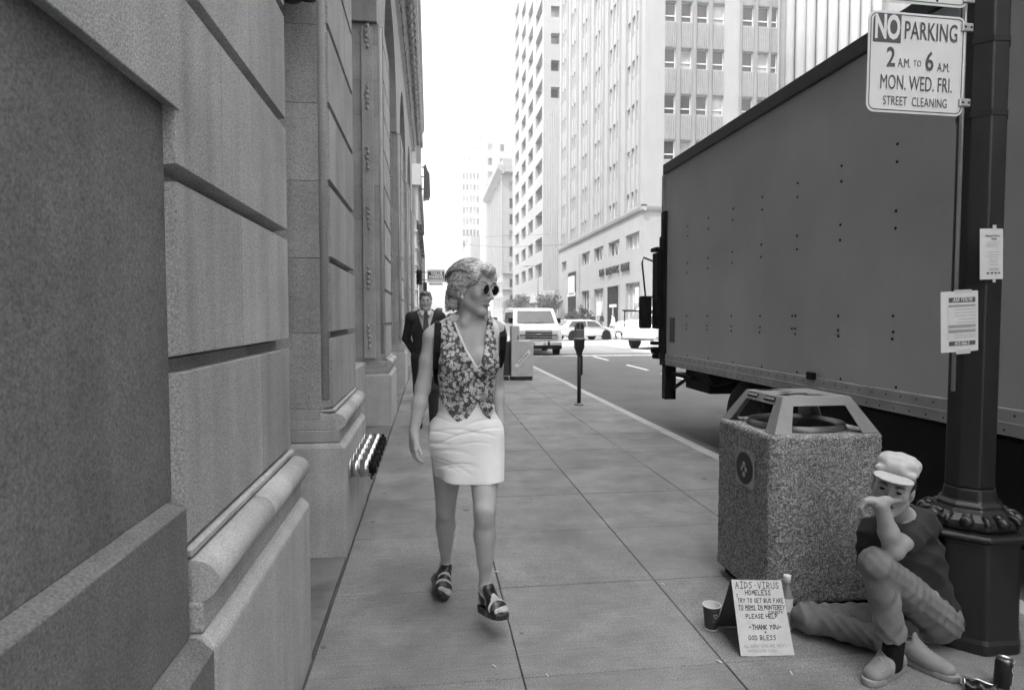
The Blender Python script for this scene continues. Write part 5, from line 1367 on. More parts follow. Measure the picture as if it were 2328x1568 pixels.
def poly_sd(poly, X, Z):
    """signed distance in the XZ plane, negative inside"""
    X, Z = np.broadcast_arrays(X, Z); d = np.full(X.shape, 1e9); sgn = np.zeros(X.shape, bool); n = len(poly)
    for i in range(n):
        ax_, az = poly[i]; bx_, bz = poly[(i + 1) % n]; ex, ez = bx_ - ax_, bz - az; wx, wz = X - ax_, Z - az
        t = np.clip((wx * ex + wz * ez) / max(ex * ex + ez * ez, 1e-12), 0, 1); d = np.minimum(d, (wx - ex * t) ** 2 + (wz - ez * t) ** 2)
        c_ = ((az > Z) != (bz > Z)); xi = (bx_ - ax_) * (Z - az) / ((bz - az) if bz != az else 1e-9) + ax_; sgn ^= c_ & (X < xi)
    return np.sqrt(d) * np.where(sgn, -1, 1)
def frame(f, up=(0, 0, 1)):
    """columns: side (the person's left when f is forward), forward, up"""
    f = unit(f); s_ = unit(np.cross(up, f)); u = np.cross(f, s_); return np.stack([s_, f, u], 1)
def head(F, c, Fr, s=1.0, male=False, k=.012):
    L = lambda a, b, d: np.asarray(c) + Fr @ (V3(a, b, d) * s)
    E = lambda p, r, kk=k, op='u': F.ell(L(*p), np.array(r) * s, kk * s, Fr, op)
    Cn = lambda p, q, ra, rb, kk=k: F.cone(L(*p), L(*q), ra * s, rb * s, kk * s)
    E((0, -.015, .036), (.074, .094, .083)); E((0, .028, -.022), (.059, .062, .085), .03)
    j = 1.08 if male else 1.0
    for g in (-1, 1):
        Cn((g * .047 * j, .0, -.055), (g * .015, .066, -.096), .019 * j, .016 * j, .025)
        E((g * .040, .060, -.016), (.022, .02, .022), .025)
        Cn((g * .043, .070, .028), (g * .008, .086, .027), .009, .010, .012)
        E((g * .0735, -.004, -.008), (.008, .018, .030), .008)
        E((g * .031, .099, .011), (.016, .014, .011), .012, 's')
    E((0, .070, -.098), (.019 * j, .016, .016), .02)
    Cn((0, .087, .020), (0, .114, -.028), .0075, .0105, .009)
    for g in (-1, 1): E((g * .0105, .099, -.034), (.0075, .009, .007), .006)
    E((0, .089, -.047), (.016, .010, .012), .012)
    for g in (-1, 1):
        Cn((0, .0925, -.0605), (g * .021, .080, -.064), .0058, .003, .004); Cn((0, .091, -.0715), (g * .018, .080, -.067), .0068, .003, .004)
        E((g * .031, .0765, .010), (.0135, .0125, .0115), .004)
    E((0, .097, -.0658), (.024, .008, .0016), .002, 's')
    return L
def hand(F, Wp, d, n, s_, sc=1.0, bend=(18, 22, 15), thumb=(.75, .55, .35), k=.008, spread=1.0):
    """wrist Wp, finger direction d, palm-side direction n (fingers curl towards it), thumb side s_"""
    d, n, s_ = unit(d), unit(n), unit(s_); tips = []
    offs = (.030, .010, -.010, -.028); ml = (.086, .089, .084, .076); segs = ((.040, .025, .020), (.045, .028, .021), (.042, .026, .020), (.032, .019, .018)); rs = (.0088, .009, .0086, .0076)
    F.cone(Wp - d * .02 * sc, Wp + d * .03 * sc, .024 * sc, .024 * sc, k, ax=n, sc=.72)
    for o_, m_, sg, r_ in zip(offs, ml, segs, rs):
        base = Wp + s_ * o_ * .45 * sc; kn = Wp + (d * m_ + s_ * o_ * spread) * sc
        F.cone(base, kn, .0135 * sc, .0105 * sc, .014 * sc)
        p = kn; a = 0
        for i, l in enumerate(sg):
            a += R(bend[i]); q = p + (d * math.cos(a) + n * math.sin(a)) * l * sc
            F.cone(p, q, r_ * sc * (1 - .08 * i), r_ * sc * (.92 - .10 * i), .003); p = q
        tips.append(p)
    p = Wp + (d * .022 + s_ * .020) * sc; td = unit(d * thumb[0] + s_ * thumb[1] + n * thumb[2]); rr_ = .0125
    for i, l in enumerate((.040, .032, .026)):
        q = p + td * l * sc; F.cone(p, q, rr_ * sc, (rr_ - .002) * sc, .008 if i == 0 else .003); rr_ -= .0018; td = unit(td + n * .12 + d * .10); p = q
    F.ell(Wp + (d * .035 + s_ * .012 + n * .008) * sc, np.array((.02, .02, .02)) * sc, .012)
    return tips
def skinmat(name, v):
    m = mat(name, v, .55, var=.06, scale=16, fine=.05, fscale=300, spec=.4)
    b = m.node_tree.nodes['Principled BSDF']; b.inputs['Subsurface Weight'].default_value = .12; b.inputs['Subsurface Radius'].default_value = (.008, .008, .008); b.inputs['Subsurface Scale'].default_value = .5
    return m
M['skin'] = skinmat('skin', .38); M['skin_tan'] = skinmat('skin_tan', .30)
def hairmat(name, v0, v1, direction, scale=60):
    m = bpy.data.materials.new(name); m.use_nodes = True; N = m.node_tree.nodes; L = m.node_tree.links; b = N['Principled BSDF']
    tc = N.new('ShaderNodeTexCoord'); mp = N.new('ShaderNodeMapping'); mp.inputs['Rotation'].default_value = direction; mp.inputs['Scale'].default_value = (scale * .12, scale, scale)
    nz = N.new('ShaderNodeTexNoise'); nz.inputs['Scale'].default_value = 1.6; nz.inputs['Detail'].default_value = 3
    nw = N.new('ShaderNodeTexNoise'); nw.inputs['Scale'].default_value = 12
    ad = N.new('ShaderNodeVectorMath'); ad.operation = 'MULTIPLY_ADD'; ad.inputs[1].default_value = (.06, .06, .06)
    L.new(tc.outputs['Object'], nw.inputs['Vector']); L.new(nw.outputs['Color'], ad.inputs[0]); L.new(tc.outputs['Object'], ad.inputs[2]); L.new(ad.outputs[0], mp.inputs['Vector']); L.new(mp.outputs[0], nz.inputs['Vector'])
    r = N.new('ShaderNodeValToRGB'); r.color_ramp.elements[0].position = .35; r.color_ramp.elements[1].position = .68
    r.color_ramp.elements[0].color = (v0, v0, v0, 1); r.color_ramp.elements[1].color = (v1, v1, v1, 1); L.new(nz.outputs['Fac'], r.inputs[0]); L.new(r.outputs[0], b.inputs['Base Color'])
    bp = N.new('ShaderNodeBump'); bp.inputs['Distance'].default_value = .0025; L.new(nz.outputs['Fac'], bp.inputs['Height']); L.new(bp.outputs[0], b.inputs['Normal']); b.inputs['Roughness'].default_value = .42
    return m
def wavy(amp, fx, fy, fz, ph=0):
    return lambda X, Y, Z: amp * np.sin(fx * X + fy * Y + fz * Z + ph + 1.3 * np.sin(9 * X + 7 * Z + ph)) 
# ================================================================ THE WALKING WOMAN
WO = V3(.16, 3.2, 0)
wm = empty('person', WO, 'woman in sunglasses, floral vest and white miniskirt striding along the pavement', 'person')
lo, hi = (-.22, 2.74, -.005), (.62, 3.78, 1.86)
F = Field(lo, hi, .005)
NX = V3(0, 1, 0)
def torso(F, g=0.0, k=.04):
    ch_ = at(1068, 800, 3.19); wa = at(1061, 898, 3.19); pe = at(1061, 985, 3.2); ub = at(1066, 850, 3.18)
    F.ell(ch_, (.146 + g, .098 + g, .155 + g), k); F.ell(ub, (.135 + g, .09 + g, .12 + g), k)
    F.cone(ub, wa, .122 + g, .117 + g, k, ax=NX, sc=.72); F.cone(wa, pe, .118 + g, .158 + g, k, ax=NX, sc=.70)
    F.ell(at(1061, 992, 3.2), (.172 + g, .118 + g, .13 + g), k)
    for px in (1030, 1100): F.ell(at(px, 822, 3.115), (.064 + g, .058 + g, .064 + g), .035)
    F.cone(at(1000, 757, 3.19), at(1128, 752, 3.19), .050 + g, .050 + g, .05)
    F.cone(at(1020, 744, 3.19), at(1070, 724, 3.19), .034 + g, .045 + g, .04); F.cone(at(1112, 742, 3.19), at(1070, 724, 3.19), .034 + g, .045 + g, .04)
torso(F)
HC = at(1077, 657, 3.15); HF = frame(unit((.72, -.70, -.13)), unit((.03, 0, 1)))
F.cone(at(1068, 745, 3.19), at(1066, 668, 3.17), .056, .050, .03)
F.cone(at(1056, 733, 3.13), HC + HF @ V3(0, .0, -.06), .016, .018, .03)
hL = head(F, HC, HF, 1.06)
# arms
SR, ER, WR = at(984, 766, 3.17), at(961, 882, 3.17), at(941, 981, 3.11)
F.cone(at(1000, 757, 3.19), SR, .05, .046, .03); F.chain([SR, SR * .55 + ER * .45, ER], [.047, .042, .037], .02); F.chain([ER, ER * .65 + WR * .35, WR], [.037, .036, .0235], .02)
hand(F, WR, unit(at(938, 1040, 3.08) - WR), (.75, .30, .1), (.35, -.9, .1), .97, (14, 24, 22), (.85, .35, .18), spread=1.25)
SL, EL, WL_ = at(1128, 764, 3.2), at(1128, 872, 3.31), at(1137, 962, 3.25)
F.chain([SL, EL], [.046, .036], .03); F.chain([EL, EL * .65 + WL_ * .35, WL_], [.036, .034, .023], .02)
hand(F, WL_, unit(at(1140, 1010, 3.2) - WL_), (-.8, .3, 0), (-.2, -.9, 0), .95, (20, 25, 20))
# legs
HPR, KR, AR = at(1020, 985, 3.2), at(1013, 1152, 3.36), at(1013, 1284, 3.60)
HPL, KL, AL = at(1100, 985, 3.18), at(1102, 1160, 2.99), at(1103, 1334, 3.06)
def leg(H, K, A, sgn):
    F.cone(H, K, .098, .052, .03); m = K * .5 + H * .5
    F.cone(K + V3(0, -.008, .01), K + V3(0, -.012, -.035), .040, .036, .02)
    back = unit(np.cross(unit(A - K), (1, 0, 0))); back = back if back[1] > 0 else -back
    F.ell(K + V3(0, -.034, .004), (.024, .016, .028), .014)
    F.cone(K, A, .046, .027, .02); c1 = K * .68 + A * .32 + back * .014
    F.cone(K * .9 + A * .1 + back * .006, c1, .042, .047, .03); F.cone(c1, K * .35 + A * .65, .047, .033, .03)
    for g in (-1, 1): F.ell(A + V3(g * .024, .004, 0), (.012, .014, .014), .012)
leg(HPR, KR, AR, -1); leg(HPL, KL, AL, 1)
FEET = []
def foot(A, toe, heel, roll=0.0, F=F, g=0.0, reg=True):
    """sole line heel -> toe, returns the local frame of the foot"""
    f = unit(toe - heel); up_ = unit(A - heel); s_ = unit(np.cross(up_, f)); u = np.cross(f, s_)
    if roll: s_, u = s_ * math.cos(roll) + u * math.sin(roll), u * math.cos(roll) - s_ * math.sin(roll)
    L_ = np.linalg.norm(toe - heel); Q = lambda a, b, c: heel + s_ * a + f * b + u * c
    F.cone(A, Q(0, .035, .045), .028 + g, .030 + g, .02); F.ell(Q(0, .025, .03), (.028 + g, .028 + g, .03 + g), .015)
    F.cone(A + f * .02, Q(0, L_ * .62, .036), .030 + g, .026 + g, .02, ax=u, sc=.8); F.cone(Q(.004, .05, .03), Q(.006, L_ * .68, .026), .028 + g, .034 + g, .02, ax=u, sc=.65)
    F.cone(Q(-.02, L_ * .68, .02), Q(.024, L_ * .72, .021), .020 + g, .021 + g, .012)
    for i, (o_, l, r_) in enumerate(((.026, .98, .0125), (.008, .99, .0092), (-.007, .95, .0088), (-.020, .91, .0085), (-.031, .86, .0082))):
        F.cone(Q(o_ * .9, L_ * .72, .020), Q(o_, L_ * l - .01, .014), r_ * 1.05 + g, r_ + g, .003)
    if reg: FEET.append((s_, f, u, heel, L_, Q, A, toe, roll))
    return Q
toeR = V3(.060, 3.375, .045); heelR = V3(.035, 3.615, .060)
foot(AR, toeR, heelR)
toeL = at(1143, 1398, 2.95); heelL = at(1094, 1372, 3.13)
foot(AL, toeL, heelL, R(-14))
F.mesh('body', M['skin'], wm, WO)
# sandals: thick dark sole and three broad straps with pale piping
M['sandal'] = mat('sandal', .014, .32, spec=.6); M['piping'] = mat('piping', .5, .6)
for (s_, f, u, heel, L_, Q, A_, toe_, roll_) in FEET:
    sole = []
    for t, w_ in ((-.03, .012), (-.02, .026), (.10, .034), (.4, .034), (.65, .046), (.85, .047), (.97, .038), (1.05, .014)): sole.append((t * L_, w_))
    e = empty('sandal'); e.parent = wm; e.location = tuple(heel - WO)
    q = MB()
    outl = [(w_ + .003, t) for t, w_ in sole] + [(-w_ + .003, t) for t, w_ in reversed(sole)]
    top = [tuple(Q(a, b, .006) - heel) for a, b in outl]; bot = [tuple(Q(a * .96, b, -.034 if b < L_ * .55 else -.030 + .008 * (b / L_)) - heel) for a, b in outl]
    q.rings([bot, top], False, True); q.build('sole', M['sandal'], e, bevel=.005)
    for (b0, b1) in ((.26, .50), (.55, .72), (.755, .90)):
        St = Field(np.minimum(heel, toe_) - .10, np.maximum(heel, toe_) + .13, .0035); foot(A_, toe_, heel, roll_, St, .0065, False)
        def band(X, Y, Z, c0=b0 * L_, c1=b1 * L_):
            t = (X - heel[0]) * f[0] + (Y - heel[1]) * f[1] + (Z - heel[2]) * f[2]; h = (X - heel[0]) * u[0] + (Y - heel[1]) * u[1] + (Z - heel[2]) * u[2]
            t = t + .35 * np.maximum(h - .03, 0) * (c0 < .1)
            return np.maximum(np.maximum(c0 - t, t - c1), .002 - h)
        St.cut(band); St.mesh('strap', M['sandal'], e, heel, 1)
        Sp = Field(np.minimum(heel, toe_) - .10, np.maximum(heel, toe_) + .13, .0035); foot(A_, toe_, heel, roll_, Sp, .0080, False)
        Sp.cut(lambda X, Y, Z: np.maximum(band(X, Y, Z, b1 * L_ - .0035, b1 * L_ + .0015), -1)); Sp.mesh('piping', M['piping'], e, heel, 0)
# blouse, vest, skirt
XZ = lambda pts, Y: [(at(a, b, Y)[0], at(a, b, Y)[2]) for a, b in pts]
vlo, vhi = (-.10, 2.98, .95), (.48, 3.38, 1.60)
B = Field(vlo, vhi, .004); torso(B, .006)
bp_ = XZ([(1008, 722), (993, 745), (990, 775), (991, 832), (998, 870), (1000, 940), (1122, 940), (1126, 850), (1139, 832), (1138, 775), (1134, 742), (1122, 718), (1100, 700), (1030, 700)], 3.12)
vcut = XZ([(1024, 690), (1040, 742), (1062, 795), (1084, 832), (1093, 822), (1101, 785), (1106, 742), (1112, 690)], 3.10)
B.cut(lambda X, Y, Z: poly_sd(bp_, X, Z) + 0 * Y)
fr = lambda X, Y, Z: np.maximum(poly_sd(vcut, X, Z) + 0 * Y, Y - 3.20)
B.cut(fr, keep=False)
B.mesh('blouse', mat('blouse', .62, .8, var=.05, scale=30), wm, WO)
Vt = Field(vlo, vhi, .004); torso(Vt, .020)
vp = XZ([(1014, 722), (1004, 745), (1000, 775), (1002, 815), (996, 830), (998, 870), (999, 905), (1001, 916), (1042, 965), (1066, 951), (1080, 930), (1087, 908), (1092, 928), (1104, 948), (1117, 958), (1123, 935), (1124, 888), (1128, 850), (1137, 830), (1131, 800), (1129, 770), (1126, 745), (1119, 722), (1100, 700), (1030, 700)], 3.08)
Vt.cut(lambda X, Y, Z: poly_sd(vp, X, Z) + 0 * Y)
vcut2 = XZ([(1020, 690), (1036, 742), (1059, 800), (1083, 841), (1092, 831), (1101, 790), (1108, 742), (1114, 690)], 3.08)
Vt.cut(lambda X, Y, Z: np.maximum(poly_sd(vcut2, X, Z) + 0 * Y, Y - 3.22), keep=False)
Vt.warp(wavy(.0022, 26, 0, 38)); Vt.warp(wavy(.0014, -40, 10, 55, 2.0))
def floral():
    m = bpy.data.materials.new('floral'); m.use_nodes = True; N = m.node_tree.nodes; L = m.node_tree.links; b = N['Principled BSDF']; b.inputs['Roughness'].default_value = .75
    tc = N.new('ShaderNodeTexCoord'); nz = N.new('ShaderNodeTexNoise'); nz.inputs['Scale'].default_value = 45; nz.inputs['Detail'].default_value = 1
    ad = N.new('ShaderNodeVectorMath'); ad.operation = 'MULTIPLY_ADD'; ad.inputs[1].default_value = (.022, .022, .022); L.new(tc.outputs['Object'], nz.inputs['Vector']); L.new(nz.outputs['Color'], ad.inputs[0]); L.new(tc.outputs['Object'], ad.inputs[2])
    def vor(sc): v = N.new('ShaderNodeTexVoronoi'); v.inputs['Scale'].default_value = sc; L.new(ad.outputs[0], v.inputs['Vector']); return v
    def ramp(src, stops):
        r = N.new('ShaderNodeValToRGB'); r.color_ramp.interpolation = 'LINEAR'
        while len(r.color_ramp.elements) < len(stops): r.color_ramp.elements.new(.5)
        for e_, (p, c) in zip(r.color_ramp.elements, stops): e_.position = p; e_.color = (c, c, c, 1)
        L.new(src, r.inputs[0]); return r.outputs[0]
    v1 = vor(48); f1 = ramp(v1.outputs['Distance'], [(.0, .12), (.12, .10), (.20, .60), (.46, .48), (.54, .07), (1, .05)])
    v2 = vor(84); f2 = ramp(v2.outputs['Distance'], [(0, .5), (.25, .38), (.33, 0), (1, 0)])
    v3 = vor(28); f3 = ramp(v3.outputs['Distance'], [(.0, .55), (.10, .06), (.20, .55), (.28, .40), (.34, .0), (1, 0)])
    mx = N.new('ShaderNodeMix'); mx.data_type = 'RGBA'; mx.blend_type = 'LIGHTEN'; mx.inputs[0].default_value = .85; L.new(f1, mx.inputs[6]); L.new(f2, mx.inputs[7])
    mx2 = N.new('ShaderNodeMix'); mx2.data_type = 'RGBA'; mx2.blend_type = 'LIGHTEN'; mx2.inputs[0].default_value = 1; L.new(mx.outputs[2], mx2.inputs[6]); L.new(f3, mx2.inputs[7])
    ml = N.new('ShaderNodeMix'); ml.data_type = 'RGBA'; ml.blend_type = 'MULTIPLY'; ml.inputs[0].default_value = .75; n2 = N.new('ShaderNodeTexNoise'); n2.inputs['Scale'].default_value = 17; n2.inputs['Detail'].default_value = 3; L.new(tc.outputs['Object'], n2.inputs['Vector'])
    L.new(mx2.outputs[2], ml.inputs[6]); L.new(ramp(n2.outputs['Fac'], [(.34, .30), (.56, 1)]), ml.inputs[7]); L.new(ml.outputs[2], b.inputs['Base Color'])
    return m
vest = Vt.mesh('vest', floral(), wm, WO)
dg = bpy.context.evaluated_depsgraph_get()
def front_y(ob, x, z, y0=2.5):
    ok, p, n_, i = ob.ray_cast(Vector((x - WO[0], y0 - WO[1], z - WO[2])), Vector((0, 1, 0))); return (p.y + WO[1]) if ok else 3.08
bpy.context.view_layer.update()
for (a, b) in ((1088, 842), (1087, 864), (1087, 886), (1087, 905)):
    p = at(a, b, 3.05); y_ = front_y(vest, p[0], p[2]); p = at(a, b, y_ - .002); q = MB(); q.lathe([(.0065, 0), (.006, .003), (.002, .004)], 12, Matrix.Translation(p - WO) @ Matrix.Rotation(R(90), 4, 'X')); q.build('button', M['piping'], vest)
S = Field((-.10, 2.98, .72), (.48, 3.42, 1.16), .004); torso(S, .007)
S.cone(at(1020, 1000, 3.2), at(1020, 1100, 3.235), .120, .088, .05); S.cone(at(1102, 1000, 3.18), at(1107, 1100, 3.075), .112, .094, .05); S.cone(at(1062, 1010, 3.13), at(1064, 1100, 3.09), .125, .125, .05, ax=NX, sc=.62)
sp_ = XZ([(985, 925), (978, 960), (974, 1004), (982, 1050), (988, 1086), (1030, 1091), (1085, 1088), (1142, 1083), (1146, 1025), (1147, 975), (1130, 925)], 3.12)
S.cut(lambda X, Y, Z: poly_sd(sp_, X, Z) + 0 * Y)
def crease(x0, z0, sl, ln, w_, d):
    """one soft pulled fold: a shallow groove along a short slanted line"""
    def fn(X, Y, Z):
        t = (X - x0); zz = Z - z0 - sl * t + 2.0 * t * t; return d * np.exp(-(zz / w_) ** 2) * np.clip(1 - (t / ln) ** 2, 0, 1) + 0 * Y
    return fn
rgc = random.Random(21)
for k in range(15):
    S.warp(crease(rgc.uniform(-.02, .26), rgc.uniform(.80, 1.06), rgc.uniform(-.12, .16), rgc.uniform(.07, .17), rgc.uniform(.004, .009), rgc.uniform(.002, .0045)))
S.mesh('skirt', mat('skirt_cloth', .66, .8, var=.04, scale=22, bump=.0006, bscale=600), wm, WO)
# collar wings
for pts, dy in (([(1003, 734), (1012, 722), (1030, 713), (1043, 716), (1041, 726), (1026, 738), (1012, 741)], .0), ([(1098, 716), (1106, 713), (1120, 720), (1126, 732), (1118, 738), (1104, 730)], .01)):
    q = MB(); P0 = [at(a, b, 3.105 + dy + .0012 * abs(a - 1070) * .6) - WO for a, b in pts]; q.rings([[tuple(p) for p in P0], [tuple(p + V3(0, .010, -.006)) for p in P0]], False, True); q.build('collar', M['piping'], wm, bevel=.004)
# hair
HM = hairmat('blond_hair', .15, .68, (0, R(24), R(35)), 80)
Hh = Field(HC - .19, HC + .19, .0035); h_ = lambda a, b, d: HC + HF @ V3(a, b, d) * 1.06
He = lambda p, r, k=.02, op='u': Hh.ell(h_(*p), np.array(r) * 1.06, k, HF, op)
He((0, -.030, .050), (.086, .098, .090)); He((0, .020, .092), (.068, .078, .034), .02)
for g in (-1, 1):
    He((g * .060, -.035, .010), (.032, .070, .062), .03); He((g * .062, .034, .060), (.024, .045, .042), .02)
He((0, -.090, -.025), (.062, .045, .055), .03); He((.012, -.100, -.075), (.050, .036, .036), .02); He((.035, -.080, -.085), (.03, .03, .028), .015); He((-.03, -.085, -.08), (.03, .03, .03), .015); He((.05, -.095, -.045), (.02, .02, .02), .01)
He((0, .058, .098), (.050, .032, .022), .02); He((.052, .060, .040), (.014, .03, .034), .012)
Hh.cut(lambda X, Y, Z: -( (np.sqrt(((X - h_(0, .100, -.012)[0])) ** 2 + (Y - h_(0, .100, -.012)[1]) ** 2 + ((Z - h_(0, .100, -.012)[2]) * .78) ** 2) - .068)))
for g in (-1, 1): He((g * .088, .012, -.035), (.03, .030, .045), .012, 's')
Hh.warp(lambda X, Y, Z: .0012 * np.sin(170 * Z + 50 * (X + Y) + 3 * np.sin(25 * X + 20 * Y)))
hair = Hh.mesh('hair', HM, wm, WO)
rg = random.Random(11); q = MB()
for i in range(650):
    ph = rg.uniform(-1.35, 1.35); th0 = rg.uniform(.75, 1.25) - .12 * abs(ph); th1 = rg.uniform(-1.1, -1.95); pts = []; grow = rg.uniform(1.0, 1.045); dph = rg.uniform(-.12, .12)
    for t in range(8):
        th = th0 + (th1 - th0) * t / 7; p2_ = ph + dph * t / 7 + .05 * math.sin(t * 1.3 + i)
        pts.append(tuple(h_(.090 * math.sin(p2_) * (1 - .18 * max(0, -th - 1.1)) * grow, -.030 + .098 * math.sin(th) * grow * (.75 + .25 * math.cos(p2_)), .046 + .094 * math.cos(th) * math.cos(p2_ * .82) * grow - .012 * t / 7 * abs(ph)) - WO))
    q.tube(pts, [.0006, .0012, .0014, .0015, .0015, .0014, .0010, .0005], 4)
o = q.build('hair_strands', HM, hair, fix=False); o['kind'] = 'stuff'
q = MB()
for i in range(160):
    a = rg.uniform(-1.1, 1.1); z0 = rg.uniform(-.03, -.005); pts = []; cu = rg.uniform(.5, 1.3)
    for t in range(7): pts.append(tuple(h_(.070 * math.sin(a) + .008 * math.sin(t * cu + i), -.078 - .048 * math.cos(a) - .008 * math.sin(t * cu), z0 - .016 * t) - WO))
    q.tube(pts, [.0012, .002, .002, .002, .0018, .0014, .0006], 4)
o = q.build('hair_curls', HM, hair, fix=False); o['kind'] = 'stuff'
# sunglasses, earring
M['lens'] = mat('lens', .006, .06, spec=.7)
sgl = empty('sunglasses', tuple(h_(0, .1, .01)), 'round dark sunglasses worn by the woman', 'sunglasses'); so_ = h_(0, .1, .01)
HM4 = Matrix([[*HF[i], 0] for i in range(3)] + [[0, 0, 0, 1]])
for g in (-1, 1):
    c = h_(g * .032, .103, .006) - so_; q = MB(); Mx = Matrix.Translation(c) @ HM4 @ Matrix.Rotation(R(-90), 4, 'X') @ Matrix.Rotation(R(g * -5), 4, 'Y')
    q.lathe([(.0255, -.0012), (.0255, .0), (.016, .0022), (.004, .0032)], 20, Mx); q.build('lens', M['lens'], sgl)
    q = MB(); q.tube([Mx @ Vector((0.0258 * math.cos(a * .314), 0.0258 * math.sin(a * .314), 0)) for a in range(21)], .0016, 6, caps=False); q.build('rim', M['steel'], sgl)
    q = MB(); q.tube([tuple(h_(g * .054, .100, .012) - so_), tuple(h_(g * .074, .06, .013) - so_), tuple(h_(g * .080, -.004, .010) - so_)], .0017, 6); q.build('temple', M['steel'], sgl)
q = MB(); q.tube([tuple(h_(-.008, .112, .013) - so_), tuple(h_(0, .116, .016) - so_), tuple(h_(.008, .112, .013) - so_)], .0016, 6); q.build('bridge', M['steel'], sgl)
for g in (-1, 1):
    q = MB(); q.ell(tuple(h_(g * .080, .004, -.042) - WO), (.008, .008, .012), 12, 8); q.build('earring', M['piping'], wm)
    q = MB(); q.tube([tuple(h_(g * .016, .0905, .037) - WO), tuple(h_(g * .034, .0895, .043) - WO), tuple(h_(g * .050, .074, .036) - WO)], [.003, .0034, .0015], 6); q.build('eyebrow', HM, wm)
M['lips'] = mat('lips', .13, .45)
q = MB(); q.tube([tuple(h_(-.019, .0835, -.0655) - WO), tuple(h_(-.008, .0955, -.0650) - WO), tuple(h_(.008, .0955, -.0650) - WO), tuple(h_(.019, .0835, -.0655) - WO)], [.002, .0048, .0048, .002], 8); q.build('lips', M['lips'], wm)
# backpack with two straps
bpk = empty('backpack', tuple(at(1070, 850, 3.4)), 'black backpack with shoulder straps worn by the woman', 'backpack'); bo = at(1070, 850, 3.4)
Fb = Field(at(1070, 850, 3.4) - V3(.22, .16, .26), at(1070, 850, 3.4) + V3(.22, .16, .26), .006); Fb.box(at(1070, 850, 3.40), (.125, .085, .20), np.eye(3), .05, 0); Fb.mesh('bag', M['black'], bpk, bo)
for path in (((1004, 737, 3.28), (998, 729, 3.21), (996, 736, 3.14), (995, 762, 3.105), (993, 800, 3.10), (992, 838, 3.13), (995, 868, 3.22), (1010, 880, 3.33)), ((1122, 740, 3.28), (1136, 735, 3.22), (1141, 742, 3.17), (1144, 765, 3.13), (1143, 795, 3.14), (1138, 825, 3.19), (1128, 850, 3.3))):
    q = MB(); pts = [at(*p) - bo for p in path]; ra, rb = [], []
    wv = V3(.016, 0.004, 0)
    ring = []
    for i, p in enumerate(pts):
        t = unit(pts[min(i + 1, len(pts) - 1)] - pts[max(i - 1, 0)]); w_ = unit(wv - t * wv.dot(t)) * .017; nn = np.cross(t, w_); nn = unit(nn) * .003
        ring.append([tuple(p - w_ - nn), tuple(p + w_ - nn), tuple(p + w_ + nn), tuple(p - w_ + nn)])
    q.rings(ring, False, True); q.build('strap', M['black'], bpk, bevel=.002)
# ================================================================ THE SEATED MAN
MO = V3(2.1, 2.6, 0)
mn = empty('person', MO, 'man in a pale cap sitting between bin and lamp post, hand to mouth', 'person')
mlo, mhi = (1.55, 2.2, -.01), (2.55, 3.0, 1.06)
Pel = at(2108, 1392, 2.70); Ch = at(2052, 1262, 2.68); SLm = at(2092, 1190, 2.62); SRm = at(1990, 1212, 2.70); Nk = at(2046, 1180, 2.62)
Hc = at(2030, 1108, 2.52); Hf = frame(unit((-.70, -.70, -.04)), unit((.20, -.06, 1)))
Kn = at(1992, 1282, 2.42); El = at(2032, 1250, 2.415); Wr = at(2003, 1148, 2.405); Hip = at(2128, 1402, 2.64); An = at(2032, 1478, 2.43)
K2 = V3(1.815, 2.81, .085); H2 = at(2085, 1412, 2.78); A2 = V3(2.07, 2.57, .075)
def mtorso(F, g=0, k=.05):
    F.ell(Pel, (.155 + g, .125 + g, .12 + g), k); F.cone(Pel, Ch, .130 + g, .148 + g, k, ax=V3(-.6, -.8, 0), sc=.80)
    F.ell(Ch + V3(0, 0, .02), (.165 + g, .115 + g, .14 + g), k); F.cone(SRm, SLm, .060 + g, .060 + g, .05); F.cone(SRm, Nk, .05 + g, .055 + g, .05); F.cone(SLm, Nk, .05 + g, .055 + g, .05)
F = Field(mlo, mhi, .005)
mtorso(F); F.cone(Nk, Hc + Hf @ V3(0, -.02, -.06), .056, .054, .03); hm_ = head(F, Hc, Hf, 1.04, True)
F.chain([SLm, SLm * .4 + El * .6, El], [.050, .044, .038], .02); F.chain([El, El * .6 + Wr * .4, Wr], [.040, .038, .026], .02)
F.cone(Wr, at(1980, 1138, 2.425), .027, .027, .02, ax=V3(-.2, .2, 1), sc=.75)
for i_ in range(4):
    yk = 2.388 + .0205 * i_; dx_ = (0, -3, -2, 3)[i_]
    F.chain([at(1985, 1139, yk), at(1968 + dx_, 1138, yk)], [.012, .0108], .010)
    F.chain([at(1968 + dx_, 1138, yk), at(1957 + dx_, 1154, yk + .004), at(1963 + dx_, 1170, yk + .012), at(1975 + dx_, 1172, yk + .018)], [.0102, .0094, .0086, .0078], .003)
F.chain([Wr, at(2022, 1138, 2.40), at(2046, 1137, 2.41)], [.016, .012, .0095], .012)
for a, b in ((2012, 1136), ): F.ell(at(a, b, 2.40), (.022, .02, .018), .015)
F.chain([SRm, at(1975, 1285, 2.72), at(2010, 1330, 2.60)], [.048, .04, .03], .02)
F.cone(Hip, Kn, .080, .050, .03); F.cone(Kn, An, .046, .032, .03); F.cone(H2, K2, .078, .050, .03); F.cone(K2, A2, .048, .034, .03)
F.cone(An, An + V3(-.05, -.02, -.07), .034, .03, .02); F.cone(A2, A2 + V3(.05, -.10, -.02), .034, .03, .02)
F.mesh('body', M['skin_tan'], mn, MO)
T_ = Field(mlo, mhi, .005); mtorso(T_, .014)
T_.cone(SLm, SLm * .42 + El * .58, .066, .068, .03); T_.cone(SRm, at(1978, 1275, 2.72), .064, .066, .03)
T_.cut(lambda X, Y, Z: (X - El[0]) * 0 + (.12 - Z) + 0 * Y)
